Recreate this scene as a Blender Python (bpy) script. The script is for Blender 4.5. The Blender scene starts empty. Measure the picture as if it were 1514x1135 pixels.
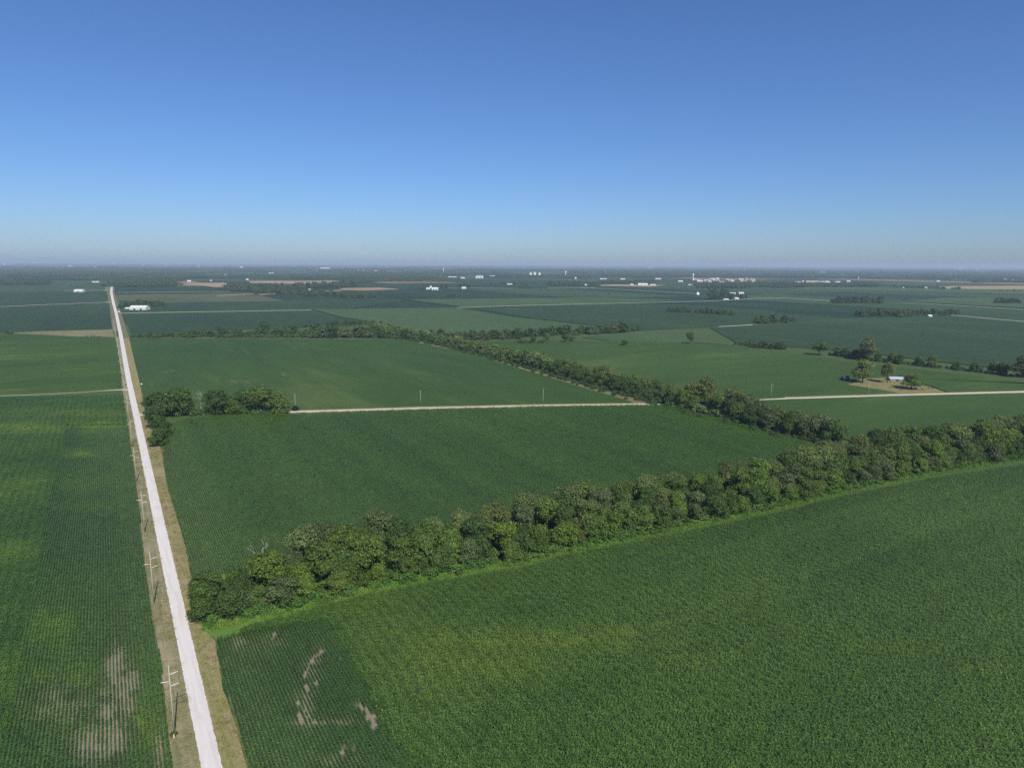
import bpy, math, random
import numpy as np
from mathutils import Vector, Matrix, noise

random.seed(7); RNG = np.random.default_rng(7)
scn = bpy.context.scene
col = scn.collection
R = math.radians

# ------------------------------------------------------------------ camera
W, H = 1514.0, 1135.0
FPX = 1009.0
CAMZ = 100.0
PITCH, ROLL = R(10.0), 0.0052
f0 = Vector((0, math.cos(PITCH), -math.sin(PITCH)))
r0 = Vector((1, 0, 0)); u0 = Vector((0, math.sin(PITCH), math.cos(PITCH)))
rr = r0*math.cos(ROLL) + u0*math.sin(ROLL)
uu = u0*math.cos(ROLL) - r0*math.sin(ROLL)
cd = bpy.data.cameras.new('camera'); cam = bpy.data.objects.new('camera', cd); col.objects.link(cam)
cam.matrix_world = Matrix(((rr.x, uu.x, -f0.x, 0), (rr.y, uu.y, -f0.y, 0), (rr.z, uu.z, -f0.z, CAMZ), (0, 0, 0, 1)))
cd.sensor_width = 36; cd.lens = 36*FPX/W; cd.clip_start = 0.5; cd.clip_end = 200000
scn.camera = cam

def G(px, py, z=0.0):
    """ground point (x, y) seen at photo pixel px, py"""
    d = f0 + rr*((px-W/2)/FPX) + uu*((H/2-py)/FPX)
    t = (z-CAMZ)/d.z
    return Vector((d.x*t, d.y*t))
def proj(x, y, z=0.0):
    v = Vector((x, y, z-CAMZ)); k = v.dot(f0)
    return W/2 + FPX*v.dot(rr)/k, H/2 - FPX*v.dot(uu)/k
def mpp(px, py):
    g = G(px, py); return Vector((g.x, g.y, -CAMZ)).dot(f0)/FPX

# ------------------------------------------------------------------ materials
def lin(c):
    return tuple(((v/255)/12.92 if v/255 <= .04045 else ((v/255+.055)/1.055)**2.4) for v in c)
class NT:
    def __init__(s, name):
        s.m = bpy.data.materials.new(name); s.m.use_nodes = True
        s.t = s.m.node_tree; s.t.nodes.clear()
        s.out = s.n('ShaderNodeOutputMaterial')
    def n(s, typ, **kw):
        nd = s.t.nodes.new(typ)
        for k, v in kw.items(): setattr(nd, k, v)
        return nd
    def l(s, a, b): s.t.links.new(a, b)
    def noise(s, vec, scale, detail=3, rough=.55):
        nd = s.n('ShaderNodeTexNoise'); s.l(vec, nd.inputs['Vector'])
        nd.inputs['Scale'].default_value = scale; nd.inputs['Detail'].default_value = detail; nd.inputs['Roughness'].default_value = rough
        return nd.outputs['Fac']
    def ramp(s, fac, stops):
        nd = s.n('ShaderNodeValToRGB'); s.l(fac, nd.inputs['Fac'])
        e = nd.color_ramp.elements
        while len(e) < len(stops): e.new(.5)
        for k, (p, c) in enumerate(stops):
            e[k].position = p; e[k].color = (*c, 1) if len(c) == 3 else c
        return nd.outputs['Color']
    def mix(s, fac, a, b, mode='MIX'):
        nd = s.n('ShaderNodeMix', data_type='RGBA', blend_type=mode)
        for i, v in ((0, fac), (6, a), (7, b)):
            sock = nd.inputs[i]
            if hasattr(v, 'links'): s.l(v, sock)
            elif isinstance(v, (int, float)): sock.default_value = v if i == 0 else (v, v, v, 1)
            else: sock.default_value = (*v, 1)
        return nd.outputs[2]
    def math(s, op, a, b=0.0, clamp=False):
        nd = s.n('ShaderNodeMath', operation=op, use_clamp=clamp)
        for sock, v in ((nd.inputs[0], a), (nd.inputs[1], b)):
            if hasattr(v, 'links'): s.l(v, sock)
            else: sock.default_value = v
        return nd.outputs[0]
    def vec(s, rotz=0.0, scale=(1, 1, 1), obj=False):
        if obj: src = s.n('ShaderNodeTexCoord').outputs['Object']
        else: src = s.n('ShaderNodeNewGeometry').outputs['Position']
        mp = s.n('ShaderNodeMapping'); s.l(src, mp.inputs['Vector'])
        mp.inputs['Rotation'].default_value = (0, 0, rotz); mp.inputs['Scale'].default_value = scale
        return mp.outputs['Vector']
    def bsdf(s, color, rough=.8, spec=.2, normal=None, metal=0.0):
        b = s.n('ShaderNodeBsdfPrincipled')
        if hasattr(color, 'links'): s.l(color, b.inputs['Base Color'])
        else: b.inputs['Base Color'].default_value = (*color, 1)
        b.inputs['Roughness'].default_value = rough; b.inputs['Specular IOR Level'].default_value = spec
        b.inputs['Metallic'].default_value = metal
        if normal is not None: s.l(normal, b.inputs['Normal'])
        s.l(b.outputs[0], s.out.inputs['Surface']); return b
    def bump(s, h, strength=.5, dist=.3):
        nd = s.n('ShaderNodeBump'); s.l(h, nd.inputs['Height'])
        nd.inputs['Strength'].default_value = strength; nd.inputs['Distance'].default_value = dist
        return nd.outputs['Normal']

ROADDIR = (G(190, 560) - G(313, 1135)).normalized()      # along the gravel road, away from the camera
ROADANG = math.atan2(ROADDIR.y, ROADDIR.x)
CROSS = Vector((ROADDIR.y, -ROADDIR.x))                  # to the right of the road

def plain(name, c, rough=.6, var=.25, scale=.6, metal=0.0):
    t = NT(name); v = t.vec(obj=True)
    n = t.noise(v, scale, 4)
    t.bsdf(t.mix(n, tuple(x*(1-var) for x in c), tuple(min(1, x*(1+var)) for x in c)), rough, .3, None, metal)
    return t.m

def crop_sheet(name, c, c2, yellow, rows=ROADANG, rowamp=.25, fine=.35, big=.0035, seed=0.0, pitch=.76, dry=None):
    """closed crop canopy seen from afar: c..c2 mottling, yellowish weak areas, drill rows"""
    t = NT(name)
    v = t.vec(-rows)
    off = t.n('ShaderNodeVectorMath', operation='ADD'); t.l(v, off.inputs[0]); off.inputs[1].default_value = (seed*913.7, seed*411.3, 0)
    v = off.outputs[0]
    st = t.n('ShaderNodeMapping'); t.l(v, st.inputs['Vector']); st.inputs['Scale'].default_value = (.45, 1.5, 1)
    broad = t.noise(st.outputs[0], big, 5, .55)
    mid = t.noise(st.outputs[0], big*7, 4, .6)
    fn = t.noise(v, 1.3, 3, .7)
    sp = t.n('ShaderNodeMapping'); t.l(v, sp.inputs['Vector']); sp.inputs['Scale'].default_value = (.012, .22, 1)
    streak = t.noise(sp.outputs[0], 1.0, 3, .6)
    k = t.math('ADD', t.math('MULTIPLY', broad, .6), t.math('MULTIPLY', mid, .4))
    base = t.ramp(k, [(.38, c), (.54, c2), (.66, yellow)])
    base = t.mix(t.math('MULTIPLY', t.math('SUBTRACT', streak, .42), .9, True), base, c2)
    if dry is not None:
        dm = t.math('MULTIPLY', t.math('SUBTRACT', t.noise(st.outputs[0], .03, 5, .65), .61), 6, True)
        base = t.mix(t.math('MULTIPLY', dm, .7), base, dry)
    sep = t.n('ShaderNodeSeparateXYZ'); t.l(v, sep.inputs[0])
    row = t.math('SINE', t.math('MULTIPLY', sep.outputs[1], 2*math.pi/pitch))
    br = t.math('ADD', 1.0, t.math('MULTIPLY', t.math('SUBTRACT', fn, .5), fine*4))
    br = t.math('ADD', br, t.math('MULTIPLY', row, rowamp))
    c3 = t.n('ShaderNodeCombineXYZ'); [t.l(br, c3.inputs[i]) for i in range(3)]
    colr = t.mix(1.0, base, c3.outputs[0], 'MULTIPLY')
    h = t.math('ADD', fn, t.math('MULTIPLY', row, .3))
    t.bsdf(colr, .75, .15, t.bump(h, .5, .35))
    return t.m

# sun straight behind the camera and to its right, half way up
SUNDIR = Vector((.40, -.91, 1.0)).normalized()

# ------------------------------------------------------------------ object helpers
def tag(o, label=None, cat=None, group=None, kind=None):
    if label: o['label'] = label
    if cat: o['category'] = cat
    if group: o['group'] = group
    if kind: o['kind'] = kind
    return o
def link(name, me, mat=None, parent=None):
    o = bpy.data.objects.new(name, me); col.objects.link(o)
    if mat: me.materials.append(mat)
    if parent: o.parent = parent
    return o
def empty(name, loc, rz=0.0):
    o = bpy.data.objects.new(name, None); col.objects.link(o)
    o.location = loc; o.rotation_euler = (0, 0, rz); o.empty_display_size = 1
    return o
def mesh(name, v, f, smooth=False):
    me = bpy.data.meshes.new(name); me.from_pydata([tuple(p) for p in v], [], f); me.update()
    if smooth: me.polygons.foreach_set('use_smooth', [True]*len(me.polygons))
    return me
def copy_tree(o, parent=None):
    c = o.copy(); col.objects.link(c)
    if parent: c.parent = parent
    for ch in list(o.children): copy_tree(ch, c)
    return c

class MB:
    def __init__(s): s.v = []; s.f = []
    def box(s, x0, x1, y0, y1, z0, z1):
        b = len(s.v)
        s.v += [(x0, y0, z0), (x1, y0, z0), (x1, y1, z0), (x0, y1, z0), (x0, y0, z1), (x1, y0, z1), (x1, y1, z1), (x0, y1, z1)]
        s.f += [tuple(b+i for i in q) for q in ((0, 3, 2, 1), (4, 5, 6, 7), (0, 1, 5, 4), (1, 2, 6, 5), (2, 3, 7, 6), (3, 0, 4, 7))]
        return s
    def tube(s, pts, rad, n=8):
        pts = [Vector(p) for p in pts]; b = len(s.v)
        for i, p in enumerate(pts):
            d = (pts[min(i+1, len(pts)-1)] - pts[max(i-1, 0)]).normalized()
            a = d.cross(Vector((0, 1, 0)) if abs(d.y) < .9 else Vector((1, 0, 0))).normalized(); c = d.cross(a)
            for k in range(n):
                w = 2*math.pi*k/n
                s.v.append(tuple(p + (a*math.cos(w) + c*math.sin(w))*rad[i]))
        for i in range(len(pts)-1):
            for k in range(n):
                k2 = (k+1) % n
                s.f.append((b+i*n+k, b+i*n+k2, b+(i+1)*n+k2, b+(i+1)*n+k))
        s.f.append(tuple(b+k for k in range(n))[::-1]); s.f.append(tuple(b+(len(pts)-1)*n+k for k in range(n)))
        return s
    def lathe(s, prof, n=20, cx=0, cy=0):
        b = len(s.v)
        for r_, z in prof:
            for k in range(n):
                w = 2*math.pi*k/n; s.v.append((cx+r_*math.cos(w), cy+r_*math.sin(w), z))
        for i in range(len(prof)-1):
            for k in range(n):
                k2 = (k+1) % n; s.f.append((b+i*n+k, b+i*n+k2, b+(i+1)*n+k2, b+(i+1)*n+k))
        s.f.append(tuple(b+k for k in range(n))[::-1]); s.f.append(tuple(b+(len(prof)-1)*n+k for k in range(n)))
        return s
    def build(s, name, mat, parent=None, smooth=False): return link(name, mesh(name, s.v, s.f, smooth), mat, parent)

def slab(name, pts, h, mat, jit=0.0, step=0):
    """crop standing h high (or a sheet of that height) over a ground polygon"""
    P = [Vector(p) for p in pts]
    if step:
        Q = []
        for i, p in enumerate(P):
            q = P[(i+1) % len(P)]; n = max(1, int((q-p).length/step))
            d = (q-p); nn = Vector((-d.y, d.x)).normalized() if d.length else Vector((0, 0))
            for k in range(n):
                a = p + d*(k/n)
                Q.append(a + (nn*random.uniform(-jit, jit) if k else Vector((0, 0))))
        P = Q
    n = len(P)
    v = [(p.x, p.y, h) for p in P] + [(p.x, p.y, -.05) for p in P]
    area = sum(P[i].x*P[(i+1) % n].y - P[(i+1) % n].x*P[i].y for i in range(n))
    f = [tuple(range(n)) if area > 0 else tuple(range(n))[::-1]]
    for i in range(n):
        j = (i+1) % n; f.append((n+i, n+j, j, i) if area > 0 else (i, j, n+j, n+i))
    o = link(name, mesh(name, v, f), mat); o['kind'] = 'structure'
    return o
def px_poly(*p): return [G(a, b) for a, b in p]
def ribbon(name, pts, width, z, mat, jit=.12, step=1.5, kind='structure'):
    """road or path: pts on the ground, widths per point, edges a little ragged"""
    P = [Vector(p) for p in pts]; wd = width if isinstance(width, (list, tuple)) else [width]*len(P)
    L = []; 
    for i in range(len(P)-1):
        n = max(1, int((P[i+1]-P[i]).length/step))
        for k in range(n): L.append((P[i].lerp(P[i+1], k/n), wd[i]+(wd[i+1]-wd[i])*k/n))
    L.append((P[-1], wd[-1]))
    v = []; f = []
    for i, (p, w) in enumerate(L):
        d = (L[min(i+1, len(L)-1)][0] - L[max(i-1, 0)][0]).normalized(); n = Vector((-d.y, d.x))
        a = p + n*(w/2+random.uniform(-jit, jit)); b = p - n*(w/2+random.uniform(-jit, jit))
        v += [(a.x, a.y, z*.3), (p.x+n.x*w*.4, p.y+n.y*w*.4, z), (p.x-n.x*w*.4, p.y-n.y*w*.4, z), (b.x, b.y, z*.3)]
        if i:
            q = 4*i
            for k in range(3): f.append((q-4+k+1, q-4+k, q+k, q+k+1)[::-1])
    o = link(name, mesh(name, v, f, True), mat); o['kind'] = kind
    return o

def inside(p, poly):
    c = False; n = len(poly); x, y = p
    for i in range(n):
        a = poly[i]; b = poly[i-1]
        if (a[1] > y) != (b[1] > y) and x < (b[0]-a[0])*(y-a[1])/(b[1]-a[1])+a[0]: c = not c
    return c

# scatter: one stuff object whose points carry rotation, scale, variant and tint
def scatter(name, pts, rot, scl, var, tint, protos):
    me = bpy.data.meshes.new(name); n = len(pts)
    me.vertices.add(n); me.vertices.foreach_set('co', np.asarray(pts, np.float32).ravel())
    for an, typ, key, arr in (('rot', 'FLOAT_VECTOR', 'vector', rot), ('scl', 'FLOAT_VECTOR', 'vector', scl), ('tint', 'FLOAT_COLOR', 'color', tint)):
        a = me.attributes.new(an, typ, 'POINT'); a.data.foreach_set(key, np.asarray(arr, np.float32).ravel())
    a = me.attributes.new('var', 'INT', 'POINT'); a.data.foreach_set('value', np.asarray(var, np.int32))
    o = link(name, me); o['kind'] = 'stuff'
    pc = bpy.data.collections.new(name+'_kinds')
    for i, p in enumerate(protos): pc.objects.link(p)
    ng = bpy.data.node_groups.new(name, 'GeometryNodeTree')
    ng.interface.new_socket('Geometry', in_out='INPUT', socket_type='NodeSocketGeometry')
    ng.interface.new_socket('Geometry', in_out='OUTPUT', socket_type='NodeSocketGeometry')
    N = ng.nodes.new; L = ng.links.new
    gi, go = N('NodeGroupInput'), N('NodeGroupOutput')
    iop = N('GeometryNodeInstanceOnPoints'); ci = N('GeometryNodeCollectionInfo')
    ci.inputs['Collection'].default_value = pc; ci.inputs['Separate Children'].default_value = True; ci.inputs['Reset Children'].default_value = True
    def na(nm, t):
        a = N('GeometryNodeInputNamedAttribute'); a.data_type = t; a.inputs['Name'].default_value = nm; return a.outputs['Attribute']
    L(gi.outputs[0], iop.inputs['Points']); L(ci.outputs[0], iop.inputs['Instance'])
    iop.inputs['Pick Instance'].default_value = True
    L(na('var', 'INT'), iop.inputs['Instance Index'])
    e2r = N('FunctionNodeEulerToRotation'); L(na('rot', 'FLOAT_VECTOR'), e2r.inputs[0]); L(e2r.outputs[0], iop.inputs['Rotation'])
    L(na('scl', 'FLOAT_VECTOR'), iop.inputs['Scale']); L(iop.outputs[0], go.inputs[0])
    md = o.modifiers.new('scatter', 'NODES'); md.node_group = ng
    return o
def proto_obj(name, v, f, mat):
    me = bpy.data.meshes.new(name)
    v = np.asarray(v, np.float32).reshape(-1, 3); f = np.asarray(f, np.int32).reshape(-1, 4)
    me.vertices.add(len(v)); me.vertices.foreach_set('co', v.ravel())
    me.loops.add(f.size); me.loops.foreach_set('vertex_index', f.ravel())
    me.polygons.add(len(f)); me.polygons.foreach_set('loop_start', np.arange(0, f.size, 4, dtype=np.int32))
    me.update(calc_edges=True); me.materials.append(mat)
    return bpy.data.objects.new(name, me)

def leaf_mat(name, source, lo=.62, hi=1.38, transl=.28, rough=.55, hue=.02, spec=.25):
    """leaf with a different shade on each leaf; colour from the plant (instancer tint or object colour)"""
    t = NT(name)
    if source == 'tint':
        a = t.n('ShaderNodeAttribute', attribute_type='INSTANCER', attribute_name='tint'); c = a.outputs['Color']
    else: c = t.n('ShaderNodeObjectInfo').outputs['Color']
    rnd = t.n('ShaderNodeNewGeometry').outputs['Random Per Island']
    hsv = t.n('ShaderNodeHueSaturation'); t.l(c, hsv.inputs['Color'])
    mr = t.n('ShaderNodeMapRange'); t.l(rnd, mr.inputs[0]); mr.inputs[3].default_value = lo; mr.inputs[4].default_value = hi
    t.l(mr.outputs[0], hsv.inputs['Value'])
    wn = t.n('ShaderNodeTexWhiteNoise', noise_dimensions='1D'); t.l(rnd, wn.inputs['W'])
    mh = t.n('ShaderNodeMapRange'); t.l(wn.outputs['Value'], mh.inputs[0]); mh.inputs[3].default_value = .5-hue; mh.inputs[4].default_value = .5+hue
    t.l(mh.outputs[0], hsv.inputs['Hue'])
    c2 = hsv.outputs['Color']
    if source == 'obj':       # lobes of the crown differ a little from each other
        v = t.vec(obj=True); nn = t.noise(v, .35, 2)
        c2 = t.mix(1.0, c2, t.ramp(nn, [(.3, (.72, .74, .72)), (.7, (1.2, 1.18, 1.1))]), 'MULTIPLY')
    b = t.n('ShaderNodeBsdfPrincipled'); t.l(c2, b.inputs['Base Color'])
    b.inputs['Roughness'].default_value = rough; b.inputs['Specular IOR Level'].default_value = spec
    tr = t.n('ShaderNodeBsdfTranslucent'); t.l(c2, tr.inputs['Color'])
    ms = t.n('ShaderNodeMixShader'); ms.inputs[0].default_value = transl
    t.l(b.outputs[0], ms.inputs[1]); t.l(tr.outputs[0], ms.inputs[2]); t.l(ms.outputs[0], t.out.inputs['Surface'])
    return t.m

# ------------------------------------------------------------------ light, sky, air
w = bpy.data.worlds.new('World'); scn.world = w; w.use_nodes = True
wt = w.node_tree; bg = wt.nodes['Background']
sky = wt.nodes.new('ShaderNodeTexSky'); sky.sky_type = 'NISHITA'; sky.sun_disc = False
sky.sun_elevation = math.asin(SUNDIR.z); sky.sun_rotation = math.atan2(SUNDIR.x, SUNDIR.y)
sky.altitude = 250; sky.air_density = 1.0; sky.dust_density = .6; sky.ozone_density = 10
tn = wt.nodes.new('ShaderNodeMix'); tn.data_type = 'RGBA'; tn.blend_type = 'MULTIPLY'; tn.inputs[0].default_value = 1; tn.inputs[7].default_value = (.905, .965, 1.10, 1)
wt.links.new(sky.outputs[0], tn.inputs[6]); wt.links.new(tn.outputs[2], bg.inputs['Color']); bg.inputs['Strength'].default_value = .091
sd = bpy.data.lights.new('sun', 'SUN'); so = bpy.data.objects.new('sun', sd); col.objects.link(so)
sd.energy = 4.5; sd.angle = R(.53); sd.color = (1.0, .94, .82)
so.rotation_euler = SUNDIR.to_track_quat('Z', 'Y').to_euler(); so.location = (0, -50, 300)

HB = 46000.0
hz = NT('haze_air')
pv = hz.n('ShaderNodeVolumePrincipled'); pv.inputs['Color'].default_value = (.66, .83, 1.0, 1)
pv.inputs['Density'].default_value = 7.0e-5; pv.inputs['Anisotropy'].default_value = 0.0
hz.l(pv.outputs[0], hz.out.inputs['Volume'])
MB_h = MB().box(-HB, HB, -HB, HB, -1.5, 150.0)
haze = MB_h.build('haze', hz.m); haze['kind'] = 'stuff'

# ------------------------------------------------------------------ ground
def ground_mat():
    t = NT('farmland')
    v = t.vec(-ROADANG)
    sep = t.n('ShaderNodeSeparateXYZ'); t.l(v, sep.inputs[0])
    # fields of the survey grid far away, each with its own crop
    cx = t.math('FLOOR', t.math('DIVIDE', sep.outputs[0], 805)); 
    cy0 = t.math('FLOOR', t.math('DIVIDE', sep.outputs[1], 402))
    cc = t.n('ShaderNodeCombineXYZ'); t.l(cx, cc.inputs[0]); t.l(cy0, cc.inputs[1])
    wn = t.n('ShaderNodeTexWhiteNoise', noise_dimensions='2D'); t.l(cc.outputs[0], wn.inputs['Vector'])
    base = t.ramp(wn.outputs['Value'], [(0, (.018, .046, .022)), (.45, (.022, .052, .024)), (.5, (.035, .07, .030)), (.93, (.045, .082, .034)), (.95, (.20, .15, .085))])
    base.node.color_ramp.interpolation = 'LINEAR'
    st = t.n('ShaderNodeMapping'); t.l(v, st.inputs['Vector']); st.inputs['Scale'].default_value = (.3, 1, 1)
    n1 = t.noise(st.outputs[0], .006, 5, .6)
    base = t.mix(1.0, base, t.ramp(n1, [(.3, (.75, .78, .8)), (.7, (1.3, 1.22, 1.1))]), 'MULTIPLY')
    # beside the road: short dry grass and bare soil
    gn = t.noise(t.vec(), .35, 5, .65); gn2 = t.noise(t.vec(), 2.6, 4, .7)
    g = t.ramp(t.math('ADD', t.math('MULTIPLY', gn, .6), t.math('MULTIPLY', gn2, .4)), [(.32, (.035, .075, .022)), (.5, (.06, .10, .03)), (.70, (.13, .13, .06))])
    pos = t.n('ShaderNodeNewGeometry').outputs['Position']
    ln = t.n('ShaderNodeVectorMath', operation='LENGTH'); t.l(pos, ln.inputs[0])
    near = t.math('MULTIPLY', t.math('SUBTRACT', 1300, ln.outputs['Value']), .01, True)
    t.bsdf(t.mix(near, base, g), .9, .1, t.bump(gn2, .4, .1))
    return t.m
def disc(name, rad, mat):
    rings = [0, 150, 400, 1000, 2500, 6000, 14000, 28000, rad]; n = 96; v = [(0, 0, 0)]; f = []
    for r_ in rings[1:]:
        for k in range(n): v.append((r_*math.cos(2*math.pi*k/n), r_*math.sin(2*math.pi*k/n), 0))
    for k in range(n): f.append((0, 1+k, 1+(k+1) % n))
    for i in range(len(rings)-2):
        a, b = 1+i*n, 1+(i+1)*n
        for k in range(n): f.append((a+k, b+k, b+(k+1) % n, a+(k+1) % n))
    o = link(name, mesh(name, v, f), mat); o['kind'] = 'structure'; return o
disc('ground', 45000, ground_mat())

# ------------------------------------------------------------------ roads and verges
def gravel(name, c, c2, dirt):
    t = NT(name); v = t.vec(-ROADANG)
    n1 = t.noise(v, 9.0, 4, .7); st = t.n('ShaderNodeMapping'); t.l(v, st.inputs['Vector']); st.inputs['Scale'].default_value = (.06, 1.1, 1)
    tr = t.noise(st.outputs[0], 1.0, 3, .6); pt = t.noise(v, .22, 4, .6)
    k = t.mix(n1, c, c2); k = t.mix(t.math('MULTIPLY', t.math('SUBTRACT', tr, .45), 1.2, True), k, dirt)
    k = t.mix(t.math('MULTIPLY', t.math('SUBTRACT', pt, .55), 1.6, True), k, dirt)
    t.bsdf(k, .95, .1, t.bump(n1, .3, .03)); return t.m
M_ROAD = gravel('white_gravel', (.60, .565, .53), (.71, .675, .64), (.41, .375, .33))
M_LANE = gravel('pale_gravel', (.38, .36, .30), (.50, .47, .41), (.27, .26, .19))
M_TRACK = gravel('dusty_track', (.26, .24, .17), (.34, .31, .22), (.20, .19, .12))

roadpx = [(335, 1230), (313.5, 1135), (249, 835), (190, 560), (177.5, 490), (171.5, 462), (167.5, 447), (164.5, 432), (165.5, 419)]
roadpts = [G(*p) for p in roadpx]
roadpts[0] = roadpts[1] - ROADDIR*90
ribbon('gravel_road', roadpts, [3.7, 3.7, 3.7, 4.0, 4.6, 5, 6, 7, 8], .10, M_ROAD, .10, .8)

def verge_mat(name, a, b, c, d):
    t = NT(name); v = t.vec(-ROADANG)
    st = t.n('ShaderNodeMapping'); t.l(v, st.inputs['Vector']); st.inputs['Scale'].default_value = (.03, .9, 1)
    s1 = t.noise(st.outputs[0], 1.0, 4, .6); n1 = t.noise(v, .12, 5, .6); n2 = t.noise(v, 2.2, 5, .75)
    k = t.math('ADD', t.math('ADD', t.math('MULTIPLY', s1, .38), t.math('MULTIPLY', n1, .34)), t.math('MULTIPLY', n2, .28))
    cr = t.ramp(k, [(.36, a), (.46, b), (.54, c), (.64, d)])
    sp = t.ramp(n2, [(.3, (.7, .7, .7)), (.7, (1.3, 1.3, 1.3))])
    t.bsdf(t.mix(.8, cr, t.mix(1.0, cr, sp, 'MULTIPLY')), .95, .05, t.bump(n2, .6, .12)); return t.m
M_VL = verge_mat('dry_mown_grass', (.115, .135, .052), (.20, .195, .10), (.27, .24, .15), (.33, .27, .19))
M_VR = verge_mat('dry_weedy_grass', (.13, .165, .042), (.23, .215, .085), (.29, .235, .135), (.34, .25, .17))
def offs(d): return [p + CROSS*d for p in roadpts]
def strip_between(name, a, b, z, mat, step=3.0, jit=.15):
    """sheet between two ground polylines of equal length"""
    v = []; f = []
    L = []
    for i in range(len(a)-1):
        n = max(1, int((a[i+1]-a[i]).length/step))
        for k in range(n): L.append((a[i].lerp(a[i+1], k/n), b[i].lerp(b[i+1], k/n)))
    L.append((a[-1], b[-1]))
    for i, (p, q) in enumerate(L):
        d = (q-p).normalized(); v += [(p.x+d.x*random.uniform(-jit, jit), p.y+d.y*random.uniform(-jit, jit), z), (q.x+d.x*random.uniform(-jit, jit), q.y+d.y*random.uniform(-jit, jit), z)]
        if i: f.append((2*i-2, 2*i-1, 2*i+1, 2*i))
    me = mesh(name, v, f)
    if me.polygons and me.polygons[0].normal.z < 0: me.flip_normals()
    o = link(name, me, mat); o['kind'] = 'structure'; return o
def along(d, s0, s1):
    """points on a line d metres right of the road, s measured along it from the frame's bottom edge"""
    o = G(313.5, 1135); return [o + ROADDIR*s0 + CROSS*d, o + ROADDIR*s1 + CROSS*d]
def roadcoord(p):
    q = Vector(p) - G(313.5, 1135); return q.dot(ROADDIR), q.dot(CROSS)

leftedge = [(280, 1260), (256, 1135), (247, 1060), (238, 983), (225, 901), (217, 851), (211, 798), (195.5, 666), (182, 581), (176, 530), (170, 498)]
LE = [G(*p) for p in leftedge]
def on_road(p):      # foot of a point on the road's centre line
    s, _ = roadcoord(p); return G(313.5, 1135) + ROADDIR*s
strip_between('grass_verge', LE, [on_road(p) - CROSS*1.2 for p in LE], .03, M_VL)
rightedge = [(400, 1260), (366, 1134), (349, 1073), (330, 1020), (318, 947), (300, 925), (284, 868), (277, 824), (268, 787), (248, 724), (239, 668), (229, 640), (213, 598), (205, 560), (191, 500)]
RE = [G(*p) for p in rightedge]
strip_between('grass_verge', [on_road(p) + CROSS*1.2 for p in RE], RE, .034, M_VR)
M_VF = verge_mat('grey_far_verge', (.09, .115, .048), (.14, .15, .072), (.175, .165, .095), (.22, .20, .13))
far_l = [roadpts[4] - CROSS*13, roadpts[5] - CROSS*14, roadpts[6] - CROSS*17, roadpts[7] - CROSS*20, roadpts[8] - CROSS*22]
strip_between('grass_verge', [p for p in far_l], [p for p in roadpts[4:]], .03, M_VF, 20)
strip_between('grass_verge', [on_road(RE[-1])] + [p for p in roadpts[4:]], [RE[-1]] + [p + CROSS*9 for p in roadpts[4:]], .034, M_VF, 20)

# side roads
ribbon('farm_lane', [G(-120, 590), G(0, 585), G(60, 583), G(120, 580), G(150, 577.5), G(178, 576), on_road(G(192, 576))], [1.5, 1.5, 1.5, 1.5, 2, 5, 9], .07, M_LANE, .15, 2)
M_MID = gravel('side_gravel', (.52, .47, .41), (.66, .61, .55), (.36, .30, .23))
ribbon('side_road', [on_road(G(208, 612)), G(221, 612), G(300, 611.5), G(425, 609), G(620, 603.5), G(800, 599.5), G(935, 597.5), G(985, 597), G(1080, 593.5), G(1165, 589), G(1320, 584), G(1514, 579), G(1640, 575)],
       [11, 6, 4.4, 4.4, 4.2, 4, 3.8, 3.6, 3.8, 3.8, 4, 4.2, 4.4], .12, M_MID, .25, 3)
strip_between('grass_verge', [G(430, 606.5), G(620, 601), G(800, 597.2), G(985, 595)], [G(430, 613), G(620, 607), G(800, 602.5), G(985, 600)], .026, M_VR, 8, .4)
strip_between('grass_verge', [G(1160, 586.5), G(1320, 581.5), G(1514, 576.5), G(1640, 572.5)], [G(1160, 592), G(1320, 586.5), G(1514, 581.5), G(1640, 577.5)], .026, M_VL, 8, .4)
for pts, wd in (([(0, 453.5), (80, 449.8), (164, 446.5)], 7), ([(178, 463), (300, 461), (460, 458.3)], 5), ([(675, 455), (760, 452), (900, 448.5), (1050, 445), (1110, 442)], 8),
                ([(1110, 441.5), (1160, 440.5), (1232, 444.8)], 10), ([(1330, 447), (1440, 453), (1514, 458)], 6), ([(1395, 464.5), (1440, 469), (1514, 475.5), (1580, 481)], 9), ([(1040, 484.3), (1112, 480.3)], 4),
                ([(172, 432.5), (300, 431.3), (340, 431)], 8), ([(320, 437.5), (375, 434.3)], 12), ([(860, 425), (1030, 434)], 10), ([(810, 426), (880, 425.5)], 12), ([(95, 429.8), (160, 429)], 8), ([(640, 425.5), (770, 426.5)], 9)):
    ribbon('country_road', [G(*p) for p in pts], wd*.62, .5, M_LANE, .3, 25)

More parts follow.
